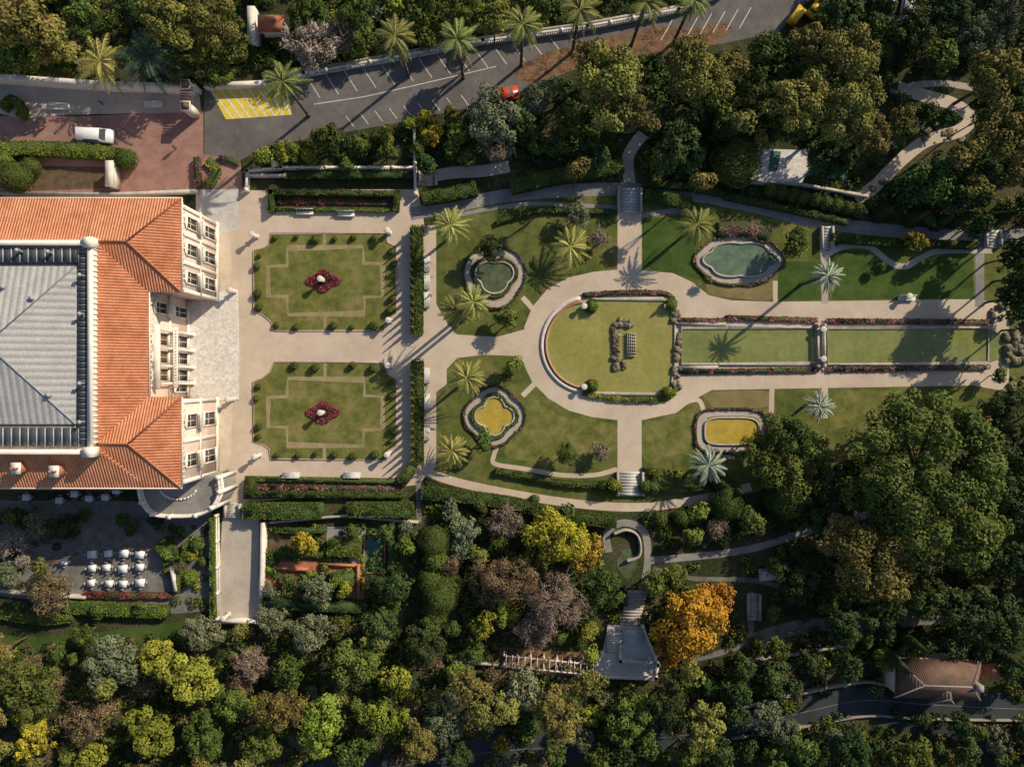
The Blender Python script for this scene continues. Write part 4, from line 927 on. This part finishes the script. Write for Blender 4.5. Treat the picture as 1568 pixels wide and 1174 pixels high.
for key,reg,n,rb in (('A',A_,400,(12,26)),('B',B_,700,(11,24)),('C',C_,2000,(11,28))):
    R=np.array(reg); us=rng.uniform(R[:,0].min(),R[:,0].max(),n); vs=rng.uniform(R[:,1].min(),R[:,1].max(),n)
    ok=inpoly(us,vs,reg)&~blocked(us,vs,11)
    for u,v in zip(us[ok],vs[ok]):
        r=random.uniform(*rb); a=np.array([t[:3] for t in TREES])
        if (np.hypot(a[:,0]-u,a[:,1]-v)<a[:,2]*.75+r*.75).any(): continue
        if key=='C' and u>1230 and 1052<v<1100: continue
        sp=random.choice(pl[key]); hs=.8
        if key=='C' and u>1100: sp=random.choice(['dark','dark','oak']); hs=1.15
        if key=='B': hs=1.0
        tree(sp,u,v,r,hs); cnt+=1
print('fill trees',cnt)
def under(name,reg,n,mats,qs=(.5,1.3)):
    R=np.array(reg); us=rng.uniform(R[:,0].min(),R[:,0].max(),n); vs=rng.uniform(R[:,1].min(),R[:,1].max(),n)
    ok=inpoly(us,vs,reg)&~blocked(us,vs,7); us=us[ok];vs=vs[ok]; mb=MB()
    for u,v in zip(us,vs):
        q=random.uniform(*qs); k=int(60*q*q)+20; d=sph(k,-.1); x,y=P(u,v)
        p=np.array([x,y,q*.2])+d*q*rng.uniform(.7,1.05,k)[:,None]*np.array([1,1,.8])
        leaves(mb,p,d+rng.normal(scale=.45,size=(k,3)),.2,random.uniform(.1,.5)+rng.uniform(-.15,.4,k),random.choice(range(len(mats))))
    return mb.obj(name,mats)
under('undergrowth',A_,1400,[LM['oak'],LM['dark'],LM['hedge'],LM['yg']])
under('undergrowth',B_,2400,[LM['oak'],LM['dark'],LM['hedge'],LM['dark']])
under('undergrowth',C_,4800,[LM['oak'],LM['dark'],LM['hedge'],LM['dark'],LM['brown'],LM['yg']])
under('undergrowth',D_,170,[LM['oak'],LM['dark'],LM['hedge'],LM['yg']],(.4,.9))
under('undergrowth',[(-60,772),(60,772),(125,785),(120,830),(60,845),(55,900),(-60,900)],90,[LM['oak'],LM['dark'],LM['olive']],(.4,.9))
under('undergrowth',[(240,800),(320,800),(318,935),(270,935),(250,860)],45,[LM['oak'],LM['hedge'],LM['yg']],(.3,.8))

# ------------------------------------------------------------ light + camera
w=bpy.data.worlds.new("World"); scene.world=w; w.use_nodes=True; nt=w.node_tree
sky=nt.nodes.new('ShaderNodeTexSky'); sky.sky_type='NISHITA'; sky.sun_disc=False
el=math.radians(30); az=math.radians(51)
sky.sun_elevation=el; sky.sun_rotation=az
nt.links.new(sky.outputs[0],nt.nodes['Background'].inputs[0]); nt.nodes['Background'].inputs[1].default_value=.095
sd=bpy.data.lights.new('sun','SUN'); sd.energy=5; sd.angle=math.radians(.5); sd.color=(1,.86,.64)
so=bpy.data.objects.new('sun',sd); COL.objects.link(so)
d=Vector((math.sin(az)*math.cos(el),math.cos(az)*math.cos(el),math.sin(el))); so.rotation_euler=d.to_track_quat('Z','Y').to_euler(); so.location=(60,60,80)
cam=bpy.data.cameras.new('camera'); co=bpy.data.objects.new('camera',cam); COL.objects.link(co); co.location=(0,0,H); co.rotation_euler=(0,0,0)
cam.sensor_width=36; cam.lens=36*H/156.8; cam.clip_end=5000; scene.camera=co
scene.view_settings.view_transform='Standard'; scene.view_settings.look='None'; scene.view_settings.exposure=0
